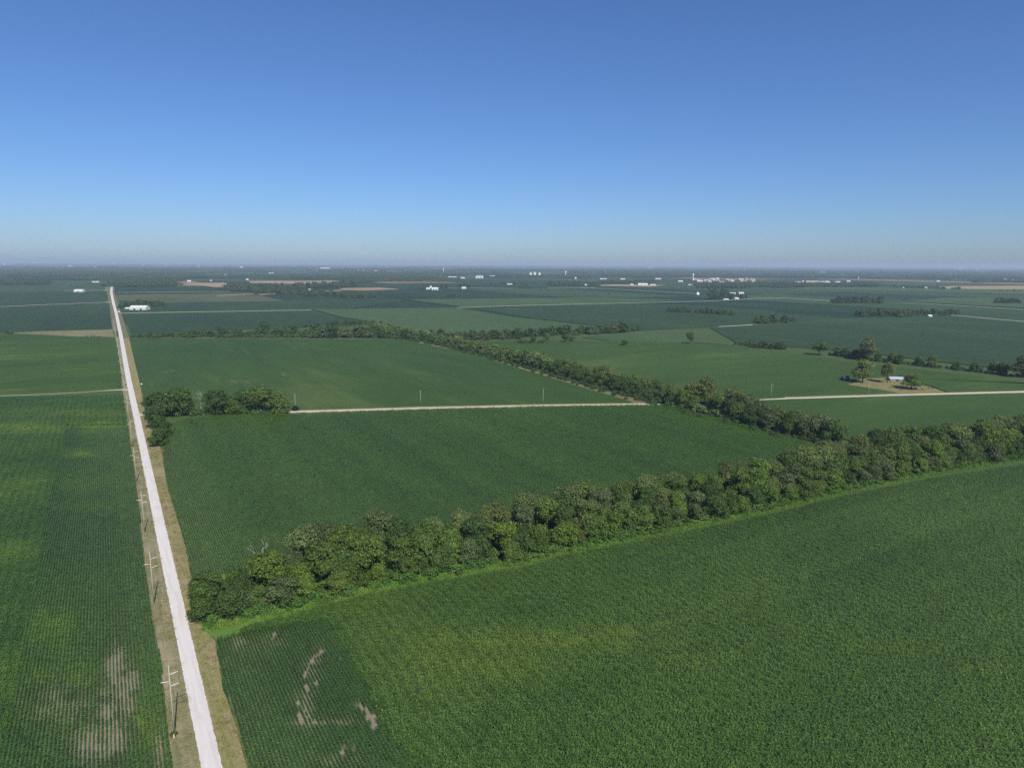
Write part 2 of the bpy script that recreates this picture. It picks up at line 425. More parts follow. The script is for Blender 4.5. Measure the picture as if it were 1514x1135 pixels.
# ------------------------------------------------------------------ crops seen from afar (closed canopies)
DK, DK2 = (.023, .052, .018), (.032, .063, .021)
MD, MD2 = (.026, .068, .024), (.036, .084, .028)
LT, LT2 = (.050, .090, .030), (.064, .106, .034)
YL = (.075, .125, .030)
M_SOYN = crop_sheet('bean_canopy_mid', (.031, .070, .014), (.044, .088, .016), (.085, .125, .028), rowamp=.06, fine=.30, seed=1, dry=(.16, .15, .08))
M_SOYR = crop_sheet('bean_canopy_east', (.034, .074, .014), (.048, .092, .016), (.075, .12, .026), rows=ROADANG+1.57, rowamp=.05, fine=.30, seed=2)
M_DARK = crop_sheet('bean_canopy_dark', DK, DK2, (.045, .08, .034), rowamp=.04, fine=.2, seed=3)
M_LIGHT = crop_sheet('corn_canopy_light', LT, LT2, (.07, .115, .045), rowamp=.04, fine=.2, seed=4)
M_UPPER = crop_sheet('bean_canopy_upper', (.034, .072, .013), (.053, .098, .015), (.105, .165, .018), rows=ROADANG+1.57, rowamp=.05, fine=.3, big=.006, seed=5)
M_TAN = crop_sheet('wheat_stubble', (.29, .21, .12), (.35, .25, .145), (.41, .31, .19), rows=ROADANG, rowamp=.05, fine=.1, seed=6)
M_PALE = crop_sheet('dry_hay', (.15, .15, .07), (.21, .19, .095), (.25, .23, .12), rowamp=.08, fine=.2, seed=7)
# the bean field beyond the side road and its neighbours
NF = px_poly((191, 500), (400, 502), (600, 503), (700, 525), (800, 555), (880, 579), (935, 595.5), (800, 597), (620, 600.8), (430, 606), (330, 609.5), (222, 608.5), (206, 560))
slab('bean_field', NF, .75, M_SOYN, .25, 4)
slab('bean_field', px_poly((0, 494), (120, 498.5), (171, 500), (176.5, 530), (180, 568), (176, 573.5), (120, 577), (0, 581.5), (-150, 588), (-150, 490)), .8, M_UPPER, .3, 4)
slab('hay_strip', px_poly((15, 492.5), (60, 490), (165, 487.5), (170, 498), (110, 497.5), (60, 494.5)), .25, M_PALE, .3, 6)
slab('bean_field', px_poly((-60, 457), (0, 454.5), (80, 451), (161, 448), (166, 486.5), (60, 489), (15, 491.5), (-60, 493)), .82, M_DARK, .5, 12)
slab('bean_field', px_poly((-60, 455), (0, 452.5), (80, 449), (160, 445.5), (158, 431), (60, 431), (-60, 433)), .84, M_DARK)
slab('bean_field', px_poly((181, 465), (300, 463), (460, 460), (500, 470), (540, 478), (530, 482), (400, 486), (250, 492), (195, 494)), .86, M_DARK, .5, 12)
slab('bean_field', px_poly((178, 461.5), (300, 459.5), (460, 457), (520, 456.5), (600, 444), (560, 442), (380, 446), (235, 448), (176, 444)), .88, M_DARK)
slab('corn_field', px_poly((462, 458.3), (560, 457), (672, 456), (760, 470), (900, 486), (760, 495), (640, 496), (570, 480), (505, 470)), 1.9, M_LIGHT, .5, 12)
slab('bean_field', px_poly((700, 456.5), (880, 451.5), (1000, 450), (1150, 460), (1100, 480), (1040, 485), (950, 489), (900, 485), (780, 470)), .9, M_DARK, .5, 12)
slab('corn_field', px_poly((600, 443.5), (760, 442), (880, 441), (1000, 444), (880, 448), (760, 451.3), (680, 454)), 1.8, M_LIGHT)
slab('bean_field', px_poly((1050, 485), (1160, 480), (1400, 478), (1514, 482), (1620, 490), (1620, 575), (1514, 550), (1300, 525), (1190, 515), (1090, 508)), .92, M_DARK, .5, 12)
slab('corn_field', px_poly((1180, 428), (1340, 431), (1514, 436), (1514, 428.5), (1360, 427), (1200, 424)), 1.7, M_LIGHT)
slab('corn_field', px_poly((1330, 446), (1514, 456), (1514, 442), (1400, 441)), 1.75, M_LIGHT)
# between the two tree lines, right of the property
EF = px_poly((655, 503), (720, 506), (800, 503), (870, 505), (1020, 507.5), (1100, 513), (1200, 527), (1300, 541), (1400, 552), (1514, 566), (1640, 578), (1640, 572), (1514, 577), (1400, 580), (1330, 556), (1275, 558), (1250, 569), (1300, 577), (1325, 581.5), (1160, 586.5), (1010, 591), (960, 575), (870, 553), (780, 531), (700, 512), (645, 503))
slab('bean_field', EF, .78, M_SOYR, .3, 5)
slab('corn_field', px_poly((860, 499.5), (935, 491), (985, 496), (1085, 511.5), (1020, 506), (900, 504)), .95, M_LIGHT, .3, 6)
slab('bean_field', px_poly((1050, 596), (1165, 591), (1320, 586.8), (1514, 582), (1660, 578), (1660, 612), (1514, 621), (1400, 634), (1300, 648), (1270, 655), (1180, 635), (1100, 612)), .76, M_SOYR, .3, 5)
for p in (((273, 418.5), (330, 418), (342, 420.5), (326, 425.5), (300, 422.5), (277, 422)), ((367, 415.5), (505, 415), (508, 420), (430, 419.5), (372, 419)), ((508, 426), (560, 425.3), (590, 427.5), (540, 429.5), (500, 428.6)),
          ((1362, 424.2), (1420, 423), (1514, 422.8), (1600, 424), (1600, 431), (1514, 430), (1440, 429.3), (1400, 427.5)), ((380, 435), (440, 431.8), (500, 429), (505, 430), (440, 433), (385, 436))):
    slab('stubble_field', px_poly(*p), .6, M_TAN)
slab('dirt_yard', px_poly((884, 421.3), (905, 420.5), (985, 421.5), (960, 423.6), (890, 422.6)), .45, M_TAN)
slab('grass_margin', px_poly((598, 503), (620, 505), (720, 530), (820, 557), (900, 580), (1000, 603), (985, 596), (935, 596), (880, 579.5), (800, 555.5), (700, 525.5)), .22, M_PALE, .5, 4)
slab('grass_margin', px_poly((940, 490.3), (1090, 511.5), (1100, 513.5), (1000, 500), (930, 492)), .3, M_PALE, .3, 8)
slab('grass_margin', px_poly((195, 497.5), (600, 498), (600, 504), (195, 501)), .25, crop_sheet('rough_grass', (.035, .07, .025), (.06, .10, .035), (.13, .14, .06), rowamp=0, seed=9), .5, 5)

# ------------------------------------------------------------------ crops near the camera: standing plants in rows
M_CORN = leaf_mat('corn_leaf', 'tint', .42, 1.65, .28, .38, .015, .6)
def corn_segment(seed, length=3.0, hgt=1.9, spread=.42, plants=14, leaves=8, lo=.82, hi=1.1, lw=1.0):
    rg = np.random.default_rng(seed); V = []; F = []
    for p in range(plants):
        x = (p+rg.uniform(.1, .9))/plants*length - length/2; y = rg.normal(0, .04); hh = hgt*rg.uniform(lo, hi)
        az = rg.uniform(0, math.pi)
        for k in range(leaves):
            z0 = hh*(.12+.72*k/(leaves-1)); a = az + (k % 2)*math.pi + rg.normal(0, .5)
            ln = spread*1.5*rg.uniform(.7, 1.15)*(1-.35*abs(k/(leaves-1)-.45)); wd = rg.uniform(.035, .06)*lw
            rise = rg.uniform(.25, .6); dx, dy = math.cos(a), math.sin(a)
            b = len(V)
            for tpar, ww in ((0, .7), (.5, 1.0), (1.0, .25)):
                h = z0 + rise*ln*(1.6*tpar - 1.5*tpar*tpar) ; r_ = ln*tpar
                V.append((x+dx*r_-dy*wd*ww, y+dy*r_+dx*wd*ww, h)); V.append((x+dx*r_+dy*wd*ww, y+dy*r_-dx*wd*ww, h))
            F += [(b, b+1, b+3, b+2), (b+2, b+3, b+5, b+4)]
        b = len(V); V += [(x-.02, y, 0), (x+.02, y, 0), (x+.012, y, hh*.95), (x-.012, y, hh*.95)]; F.append((b, b+1, b+2, b+3))
    return V, F
SEG = 3.0
corn_open = [proto_obj('corn_row', *corn_segment(40+i, SEG, 1.8, .40, 15, 9), M_CORN) for i in range(7)]
corn_short = [proto_obj('corn_row', *corn_segment(80+i, 1.2, 1.8, .40, 6, 9), M_CORN) for i in range(8)]
corn_wide = [proto_obj('corn_row', *corn_segment(60+i, SEG, 2.1, .62, 11, 9, .62, 1.2, 1.5), M_CORN) for i in range(7)]

def blob(px, py, items):
    """strongest of a list of soft elliptical patches (cx, cy, rx, ry, strength) in the field"""
    s = 0.0
    for cx, cy, rx, ry, k in items:
        d = ((px-cx)/rx)**2 + ((py-cy)/ry)**2
        if d < 4: s = max(s, k*math.exp(-d*1.1))
    return s
def lerp3(a, b, t): return tuple(a[i]+(b[i]-a[i])*t for i in range(3))
def crop_rows(name, poly, ang, protos, base, light, weak, lights=(), bares=(), stunt=(), nscale=.018, namp=.7, pitch=.76, hs=1.0, wide=1.0, seed=0, SEG=SEG, tones=(), darks=()):
    c, s = math.cos(ang), math.sin(ang)
    U = [(p.x*c+p.y*s, -p.x*s+p.y*c) for p in poly]
    u0_, u1_ = min(u for u, v in U), max(u for u, v in U); v0_, v1_ = min(v for u, v in U), max(v for u, v in U)
    P = []; Ro = []; S = []; Va = []; T = []
    rg = random.Random(seed)
    v = v0_
    while v < v1_:
        # crossings of the row with the outline
        xs = []
        for i in range(len(U)):
            a, b = U[i], U[i-1]
            if (a[1] > v) != (b[1] > v): xs.append((b[0]-a[0])*(v-a[1])/(b[1]-a[1])+a[0])
        xs.sort()
        for k in range(0, len(xs)-1, 2):
            u = xs[k] + SEG/2 + rg.uniform(-.8, .5)
            while u < xs[k+1]-SEG/2+.6:
                x, y = u*c-v*s, u*s+v*c
                px, py = proj(x, y, .8)
                nz = noise.noise((x*nscale, y*nscale, seed*3.1)) + .5*noise.noise((x*nscale*3.3, y*nscale*3.3, seed*7.7))
                nf = noise.noise((x*.35, y*.35, seed*1.3))
                bb = blob(px, py, bares); 
                if bb + .35*nf > .55: u += SEG; continue
                lt = blob(px, py, lights)
                sn = noise.noise((u*.004, v*.07, seed*5.1)) + .5*noise.noise((u*.006, v*.25, seed*2.7))
                k1 = max(-.45, min(1.25, .30 + namp*nz*.5 + blob(px, py, tones) - blob(px, py, darks) + .25*sn))
                cc = lerp3(base, light, k1)
                cc = lerp3(cc, weak, max(0.0, min(1.0, lt*(1+.7*nz+.4*nf))))
                st = blob(px, py, stunt); st = max(0.0, min(.80, st*(1+.8*nf)))
                bv = 1 + .20*nf + .10*sn + rg.uniform(-.12, .12)
                P.append((x+rg.uniform(-.03, .03), y+rg.uniform(-.03, .03), 0)); Ro.append((0, 0, ang + (math.pi if rg.random() < .5 else 0) + rg.uniform(-.01, .01)))
                hh = hs*(1-st)*(1+.10*nf+rg.uniform(-.06, .06))
                S.append((1, wide*(1-.72*st)*rg.uniform(.92, 1.08), hh)); Va.append(rg.randrange(len(protos)))
                T.append((cc[0]*bv, cc[1]*bv, cc[2]*bv, 1)); u += SEG
        v += pitch
    print(name, len(P))
    return scatter(name, P, Ro, S, Va, T, protos)

# soil under the near crops
def soil_mat():
    t = NT('field_soil'); v = t.vec(); n = t.noise(v, .3, 5, .65); n2 = t.noise(v, 5, 4, .7)
    c = t.ramp(t.math('ADD', t.math('MULTIPLY', n, .5), t.math('MULTIPLY', n2, .5)), [(.3, (.155, .135, .100)), (.7, (.30, .265, .205))])
    t.bsdf(c, .95, .05, t.bump(n2, .5, .06)); return t.m
M_SOIL = soil_mat()
GB, GL, GW = (.076, .160, .034), (.116, .226, .038), (.185, .31, .028)
divid = [(90, 666), (74, 732), (63, 779), (53, 851), (40, 909), (29, 962), (13, 1060), (-6, 1135), (-30, 1240)]
topA = 586
pA = px_poly(*([(p[0]-.8, p[1]) for p in leftedge[0:8]] + [(188.5, 630), (97, 632)] + divid))
pAl = px_poly(*([(180, 584.5), (188, 629.5), (97, 631.5)] + divid + [(-190, 1240), (-190, 900), (-190, 700), (-160, 597), (0, 589.5)]))
slab('field_soil', px_poly((252, 1230), (247, 1090), (225, 905), (210, 800), (181, 585), (0, 590), (-160, 598), (-190, 700), (-190, 1230)), .012, M_SOIL)
YA = [(150, 637, 60, 9, .6), (40, 633, 60, 9, 1.0), (150, 630, 50, 7, .85), (120, 612, 90, 8, .45), (115, 671, 26, 6, .75), (120, 750, 60, 7, .45), (95, 710, 50, 16, .25), (75, 925, 34, 30, .45), (40, 800, 60, 25, .35), (20, 690, 60, 20, .3), (120, 1000, 40, 20, .35), (70, 1060, 60, 30, .35), (215, 1070, 18, 34, .7), (110, 1075, 60, 14, .35), (60, 1000, 40, 16, .3)]
STA = [(170, 985, 14, 28, 1.2), (184, 1020, 18, 38, 1.1), (196, 1005, 10, 26, .9), (160, 1050, 22, 36, .75), (140, 1100, 40, 30, .75), (90, 1040, 70, 40, .4), (165, 1090, 30, 24, .9), (235, 1110, 10, 40, .6)]
crop_rows('corn_plants', pA, ROADANG, corn_open, GB, GL, GW, YA, (), STA, .02, .8, .78, 1.0, .95, 1)
crop_rows('corn_plants', pAl, ROADANG+math.pi/2, corn_wide, (.076, .160, .030), (.116, .220, .034), (.185, .285, .032), [(30, 633, 70, 9, 1.0), (150, 628, 50, 6, .8), (130, 612, 80, 7, .5), (20, 820, 70, 18, .4), (30, 720, 60, 20, .3), (10, 1000, 40, 50, .3), (60, 612, 90, 8, .4)], (), (), .012, .9, .76, .9, 1.0, 2)

# block of rows running at the camera, right of the road
pB = px_poly((412, 1260), (368, 1134), (351, 1073), (332, 1020), (320, 949), (352, 939), (380, 933.5), (488, 918), (549, 1017), (572, 1081), (620, 1134), (680, 1260))
def path_blobs(pts, rx, ry, k, n=7):
    return [(a[0]+(b[0]-a[0])*t/n, a[1]+(b[1]-a[1])*t/n, rx, ry, k*(.8+.4*((t*37+int(a[0])) % 5)/4)) for a, b in zip(pts, pts[1:]) for t in range(n)]
BB = ([(540, 1047, 10, 6, 1.15), (548, 1058, 9, 9, 1.15), (553, 1072, 6, 10, 1.1), (528, 1041, 7, 4, .9), (405, 938, 4, 8, .85), (408, 968, 3.5, 7, .75), (469, 1009, 4, 8, .95), (508, 1110, 4, 10, .85), (523, 1104, 3, 8, .75), (503, 973, 8, 3, .75)]
      + path_blobs([(480, 958), (466, 968), (456, 982), (450, 1000)], 3.6, 4, .80) + path_blobs([(452, 1008), (455, 1022)], 3.4, 5, .78) + path_blobs([(440, 1030), (441, 1048), (448, 1072)], 2.8, 4.5, .80) + path_blobs([(450, 1036), (456, 1056), (466, 1067)], 3, 4.5, .84))
STB = [(480, 1068, 60, 5, .8), (455, 1040, 14, 40, .5), (465, 985, 18, 30, .5), (400, 950, 30, 14, .35), (500, 1125, 60, 10, .3), (352, 950, 14, 10, .5)]
crop_rows('corn_plants', pB, ROADANG, corn_short, (.076, .168, .036), (.110, .218, .040), GW, (), BB, STB, .03, .7, .80, 1.1, .84, 3, 1.2)
# the wide field right of it, rows across the view
pC = px_poly((352, 941), (356, 934), (380, 924), (433, 914), (486, 896), (528, 887), (570, 877), (644, 863), (776, 842), (839, 824), (945, 802), (1024, 787), (1156, 759), (1246, 736), (1378, 709), (1510, 689), (1700, 655), (1760, 800), (1760, 1260), (690, 1260), (618, 1134), (570, 1081), (546, 1017), (486, 919.5), (380, 936))
slab('field_soil', px_poly((415, 1240), (372, 1134), (353, 1073), (335, 1020), (324, 951), (380, 926), (486, 899), (644, 867), (945, 806), (1246, 740), (1510, 693), (1690, 661), (1750, 800), (1750, 1240)), .014, M_SOIL)
YC = [(800, 950, 120, 16, .75), (660, 985, 90, 40, .35), (740, 985, 90, 24, .5), (900, 935, 70, 10, .55), (640, 950, 80, 25, .35), (1020, 975, 60, 10, .25), (560, 900, 60, 20, .3), (1330, 960, 60, 14, .25), (1450, 990, 50, 10, .2), (1360, 900, 80, 8, .15)]
crop_rows('corn_plants', pC, ROADANG-math.pi/2, corn_wide, (.098, .182, .036), (.148, .238, .044), (.21, .285, .038), YC, [(766, 933, 8, 3, .75), (766, 966, 8, 3, .6)], [(766, 950, 14, 26, .3), (930, 967, 40, 4, .3), (770, 1000, 14, 10, .3)], .010, .9, .76, .98, 1.0, 4, SEG, [(620, 960, 170, 90, .45), (900, 940, 200, 50, .25), (760, 880, 200, 40, .15)], [(1330, 1040, 300, 130, .45), (760, 1110, 170, 55, .40), (1250, 830, 240, 50, .28), (700, 905, 160, 16, .25)])

# ------------------------------------------------------------------ the wide belt of trees across the middle: its ground lines
front_px = [(300, 925), (380, 908), (433, 899), (486, 884), (570, 864), (644, 851), (776, 828), (839, 812), (945, 790), (1024, 774), (1156, 746), (1246, 724), (1378, 697), (1510, 676), (1640, 655)]
FR = [G(*p) for p in front_px]
BELTDIR = (FR[-1]-FR[0]).normalized(); BELTN = Vector((-BELTDIR.y, BELTDIR.x))
BW = 27.0
BK = [p + BELTN*BW for p in FR]
# corn field behind the belt
p2 = [G(285, 856), G(278, 824), G(269, 787), G(249, 724), G(240.5, 672), G(247, 650), G(262, 622), G(300, 616), G(425, 612.5), G(620, 606.5), G(800, 602), G(985, 599.5), G(1080, 625), G(1150, 643), G(1205, 660)] + [p + BELTN*4.5 for p in BK[1:12]][::-1]
slab('field_soil', [p.lerp(Vector((-10, 330)), .004) for p in p2], .013, M_SOIL)
crop_rows('corn_plants', p2, ROADANG, corn_open, (.094, .196, .034), (.126, .238, .038), (.19, .27, .04), [(405, 800, 22, 8, .8), (1220, 660, 40, 6, .4), (420, 612, 200, 3, .4)], (), [(440, 800, 14, 8, .5)], .010, .8, .78, 1.05, .86, 5)

# rank grass along the belt's edge
M_GRASSB = crop_sheet('rank_grass', (.088, .165, .034), (.118, .20, .040), (.18, .22, .06), rows=ROADANG+1.57, rowamp=0, fine=.25, big=.05, seed=11)
strip_between('grass_margin', [p - BELTN*3.2 - Vector((0, 0)) for p in FR], [p + BELTN*2 for p in FR], .045, M_GRASSB, 2.5, .9)
slab('grass_margin', px_poly((306, 934), (320, 945), (352, 937), (380, 928), (433, 914), (433, 905), (380, 908), (318, 918), (300, 925)), .05, M_GRASSB, .3, 2)
strip_between('grass_margin', [p + BELTN*1 for p in BK], [p + BELTN*6.2 for p in BK], .05, M_GRASSB, 2.5, .9)

# ------------------------------------------------------------------ trees
M_LEAF = leaf_mat('tree_leaf', 'obj', .62, 1.38, .38, .6, .012, .2)
M_LEAFT = leaf_mat('tree_leaf_far', 'tint', .6, 1.4, .2, .6, .015, .15)
M_BARK = plain('bark', (.10, .080, .060), .9, .35, 2.0)
M_DEAD = plain('bare_grey_wood', (.34, .32, .29), .8, .2, 3.0)

def crown_cards(seed, rad, hgt, base, lobes, cards, size, low=False, ragged=.25):
    """leaf clumps on the skins of many unequal lobes, denser outside, open below; unit metres"""
    rg = np.random.default_rng(seed); C = []
    for i in range(lobes):
        t = rg.random(); z = base + (hgt-base)*(.10+.78*t)
        env = math.sqrt(max(.05, 1-((t-(.30 if low else .42))/.72)**2))
        a = rg.uniform(0, 2*math.pi); r_ = rad*env*math.sqrt(rg.random())*.78
        lr = rad*rg.uniform(.26, .50)*(.75+.35*env)
        C.append((r_*math.cos(a), r_*math.sin(a), min(z, hgt-lr*.8), lr))
    C.append((rg.normal(0, rad*.15), rg.normal(0, rad*.15), hgt-rad*.45, rad*.5))
    C = np.array(C); wts = C[:, 3]**2; wts /= wts.sum()
    idx = rg.choice(len(C), cards, p=wts)
    d = rg.normal(size=(cards, 3)); d /= np.linalg.norm(d, axis=1)[:, None]
    flip = (d[:, 2] < -.25) & (rg.random(cards) < .75); d[flip, 2] *= -1
    rr_ = rg.uniform(.72, 1.0+ragged*.6, cards) + (rg.random(cards) < .12)*rg.uniform(0, ragged, cards)
    # leaves gather round twig tips on each lobe, so the crown breaks into small lit and shaded sprays
    nt = max(6, int(cards/len(C)/9)); td = rg.normal(size=(len(C), nt, 3)); td /= np.linalg.norm(td, axis=2)[:, :, None]
    fl = (td[:, :, 2] < -.2) & (rg.random((len(C), nt)) < .8); td[fl, 2] *= -1
    tr_ = rg.uniform(.80, 1.0+ragged, (len(C), nt))
    tj = rg.integers(0, nt, cards); tip = td[idx, tj]*tr_[idx, tj][:, None]
    own = rg.random(cards) < .36
    off = np.where(own[:, None], d*rr_[:, None], tip + d*rg.uniform(.10, .30, cards)[:, None])
    d = np.where(own[:, None], d, .55*tip + .6*d); d /= np.maximum(1e-6, np.linalg.norm(d, axis=1))[:, None]
    P = C[idx, :3] + off*C[idx, 3][:, None]*np.array((1, 1, .85))
    P += rg.normal(0, size*.25, (cards, 3))
    P[:, 2] = np.maximum(P[:, 2], base*.4+.15)
    n = d + rg.normal(0, .42, (cards, 3)); n /= np.linalg.norm(n, axis=1)[:, None]
    up = rg.normal(size=(cards, 3)); a = np.cross(n, up); a /= np.linalg.norm(a, axis=1)[:, None]; b = np.cross(n, a)
    s = size*rg.uniform(.55, 1.25, cards)[:, None]; k = rg.uniform(.55, .9, cards)[:, None]
    q = np.stack([P - a*s - b*s*k*.2, P - b*s*k*1.0 + a*s*.1, P + a*s + b*s*k*.25, P + b*s*k - a*s*.15], 1) + (rg.normal(0, .12, (cards, 4, 3))*size)
    return q.reshape(-1, 3), np.arange(cards*4).reshape(-1, 4)
def trunk_mesh(seed, hgt, rad, r0_=.28, limbs=6):
    rg = random.Random(seed); m = MB(); top = Vector((rg.uniform(-.5, .5), rg.uniform(-.5, .5), hgt*.72))
    m.tube([(0, 0, -.1), (top.x*.3, top.y*.3, hgt*.25), (top.x*.6, top.y*.6, hgt*.5), tuple(top)], [r0_*1.25, r0_*.9, r0_*.6, r0_*.2], 8)
    for i in range(limbs):
        z = hgt*rg.uniform(.22, .55); a = rg.uniform(0, 6.28); r_ = rad*rg.uniform(.5, .85)
        s = Vector((top.x*z/hgt, top.y*z/hgt, z)); e = s + Vector((math.cos(a)*r_, math.sin(a)*r_, hgt*rg.uniform(.12, .32)))
        md_ = s.lerp(e, .5) + Vector((0, 0, hgt*.03))
        m.tube([tuple(s), tuple(md_), tuple(e)], [r0_*.45, r0_*.3, r0_*.08], 6)
    me = mesh('trunk', m.v, m.f, True); me.materials.append(M_BARK); return me
def crown_mesh(*a):
    v, f = crown_cards(*a); o = proto_obj('crown', v, f, M_LEAF); me = o.data; bpy.data.objects.remove(o); return me
# (radius, height, base) of unit trees; every tree scales one of these
SH_TALL = [(crown_mesh(100+i, 4.6, 12.0, 2.2, 22, 8200, .26), trunk_mesh(i, 12, 4.2)) for i in range(6)]
SH_BUSH = [(crown_mesh(200+i, 4.4, 8.5, .2, 22, 7600, .26, True), trunk_mesh(30+i, 8.5, 3.5, .2)) for i in range(6)]
SH_ROUND = [(crown_mesh(300+i, 6.0, 12.0, 1.4, 34, 11000, .27, False, .12), trunk_mesh(60+i, 12, 5, .35)) for i in range(3)]
KIND = {  # look -> (name, adjective for labels, leaf colour)
    'olive': ('olive_topped_tree', 'pale olive', (.166, .218, .072)),
    'bright': ('broadleaf_tree', 'bright green', (.155, .240, .048)),
    'mid': ('broadleaf_tree', 'mid green', (.120, .192, .046)),
    'dark': ('broadleaf_tree', 'dark green', (.084, .146, .040)),
    'grey': ('broadleaf_tree', 'grey green', (.134, .180, .074)),
    'brown': ('broadleaf_tree', 'brownish green', (.120, .158, .054)),
}
ORD = ['first', 'second', 'third', 'fourth', 'fifth', 'sixth', 'seventh', 'eighth', 'ninth', 'tenth', 'eleventh', 'twelfth', 'thirteenth', 'fourteenth', 'fifteenth', 'sixteenth', 'seventeenth', 'eighteenth', 'nineteenth', 'twentieth']
ORD += ['twenty-'+o for o in ORD[:9]] + ['thirtieth'] + ['thirty-'+o for o in ORD[:9]] + ['fortieth'] + ['forty-'+o for o in ORD[:9]]
NTREE = [0]
def tree(x, y, kind, shapes, sc, sz=None, label=None, group=None, rg=random):
    cm, tm = rg.choice(shapes); nm, adj, c = KIND[kind]
    e = empty(nm, (x, y, 0), rg.uniform(0, 6.28)); e.scale = (sc*rg.uniform(.93, 1.07), sc*rg.uniform(.93, 1.07), sz if sz else sc*rg.uniform(.92, 1.1))
    tag(e, label, 'tree', group)
    bpy_t = bpy.data.objects.new('trunk', tm); col.objects.link(bpy_t); bpy_t.parent = e
    cr = bpy.data.objects.new('crown', cm); col.objects.link(cr); cr.parent = e
    j = rg.uniform(.85, 1.17); cr.color = (c[0]*j*rg.uniform(.93, 1.07), c[1]*j, c[2]*j*rg.uniform(.9, 1.1), 1)
    NTREE[0] += 1
    return e
def label_rows(items, fmt):
    """items: (s, kind, empty) along a row; numbers trees of one look along it"""
    cnt = {}
    for s, k, e in sorted(items, key=lambda q: q[0]):
        i = cnt.get(k, 0); cnt[k] = i+1
        e['label'] = fmt % (ORD[i], KIND[k][1])
def belt_pt(t, off):
    L = [0]
    for i in range(len(FR)-1): L.append(L[-1]+(FR[i+1]-FR[i]).length)
    s = t
    for i in range(len(FR)-1):
        if s <= L[i+1] or i == len(FR)-2:
            return FR[i].lerp(FR[i+1], (s-L[i])/(L[i+1]-L[i])) + BELTN*off
BL = sum((FR[i+1]-FR[i]).length for i in range(len(FR)-1))
rgb = random.Random(21)
bushes = ['mid']*4 + ['dark']*4 + ['bright']*3 + ['grey']*2 + ['brown']
for row, (off, sp, shapes, kinds, s0, s1, txt) in enumerate((
        (3.2, 7.4, SH_BUSH, bushes, .55, 1.05, 'front'),
        (9.5, 8.2, SH_BUSH+SH_TALL, ['mid']*4+['bright']*3+['dark']*3+['grey']*2+['olive'], .72, 1.18, 'second'),
        (16.5, 8.6, SH_TALL, ['mid']*3+['bright']*2+['olive']*3+['grey']*3+['dark'], .82, 1.22, 'third'),
        (23.5, 8.8, SH_TALL+SH_ROUND, ['olive']*6+['grey']*3+['mid']*2+['brown'], .76, 1.22, 'back'))):
    items = []; s = .8 if row in (0, 1, 2) else 22
    while s < BL-2:
        p = belt_pt(s + rgb.uniform(-1.6, 1.6), off + rgb.uniform(-2, 2)); k = rgb.choice(kinds)
        if s < 16: sc = rgb.uniform(.78, .98); k = rgb.choice(['mid', 'dark', 'mid'])
        elif s < 30 and row == 3: sc = None
        else: sc = rgb.uniform(s0, s1)
        px, py = proj(p.x, p.y)
        if px > 1100 and row > 0: sc = sc*1.12 if sc else None
        if sc: items.append((s, k, tree(p.x, p.y, k, SH_BUSH if s < 16 else shapes, sc, None, None, 'trees of the wide belt', rgb)))
        s += sp*rgb.uniform(.85, 1.2)
    label_rows(items, '%%s %%s tree from the road, %s row of the wide belt' % txt)
# big rounded crowns that stand out at the back of the belt
for px, py, sc, k, lb in ((782, 779, 1.02, 'olive', 'largest rounded grey-olive tree, standing out at the back of the wide belt'),
                      (733, 789, .85, 'grey', 'round dark grey-green tree close beside the largest rounded olive one'),
                      (432, 852, .70, 'olive', 'low rounded olive tree beside the pale dead snag in the belt'),
                      (975, 742, .95, 'brown', 'broad flat-topped brownish tree on the cornfield side of the wide belt')):
    p = G(px, py); tree(p.x, p.y, k, SH_ROUND, sc, None, lb, None, rgb)

# tree line on the far right side of the property
EL = [G(*p) for p in ((535, 487), (600, 500), (660, 511), (740, 531), (830, 556), (930, 584), (1010, 604), (1100, 627), (1180, 645), (1245, 660))]
def line_pts(P, sp, rg):
    out = []; tot = 0
    for i in range(len(P)-1):
        n = (P[i+1]-P[i]).length; s = rg.uniform(0, sp)
        while s < n:
            d = (P[i+1]-P[i])/n; out.append((tot+s, P[i]+d*s, Vector((-d.y, d.x)))); s += sp*rg.uniform(.8, 1.25)
        tot += n
    return out
items = ([], []); EL_FAR = []
for s, p, n in line_pts(EL[::-1], 11.0, rgb):
    px, py = proj(p.x, p.y); 
    for row in (0, 1):
        if 980 < px < 988: continue
        q = p - n*(4 if row == 0 else 11) + Vector((rgb.uniform(-2, 2), rgb.uniform(-2, 2)))
        k = rgb.choice(['dark', 'mid', 'dark', 'grey'] if row == 0 else ['olive', 'grey', 'olive', 'mid'])
        sc = rgb.uniform(.8, 1.05) if row == 0 else rgb.uniform(.85, 1.15)
        if px < 760: sc *= .85
        if px > 990: sc *= 1.5 if row else 1.25
        else: sc *= 1.1
        if px < 800: EL_FAR.append((q, sc, k)); continue
        items[row].append((s, k, tree(q.x, q.y, k, (SH_TALL if px < 980 else SH_TALL+SH_BUSH) if row else SH_BUSH, sc*(1 if row else 1.22), None, None, 'trees of the long dividing tree line', rgb)))
label_rows(items[0], '%s %s tree from the belt, crop side of the long tree line')
label_rows(items[1], '%s %s tree from the belt, far side of the long tree line')

# hedgerow behind the old farmstead
HL = [G(*p) for p in ((1225, 524), (1270, 531), (1330, 538), (1400, 545), (1470, 553), (1560, 563))]
items = []
for s, p, n in line_pts(HL, 14, rgb):
    k = rgb.choice(['dark', 'dark', 'mid', 'grey']); items.append((s, k, tree(p.x, p.y, k, SH_BUSH, rgb.uniform(1.0, 1.35), None, None, 'trees of the hedgerow behind the farmstead', rgb)))
label_rows(items, '%s %s hedgerow tree counted rightward behind the old farmstead')

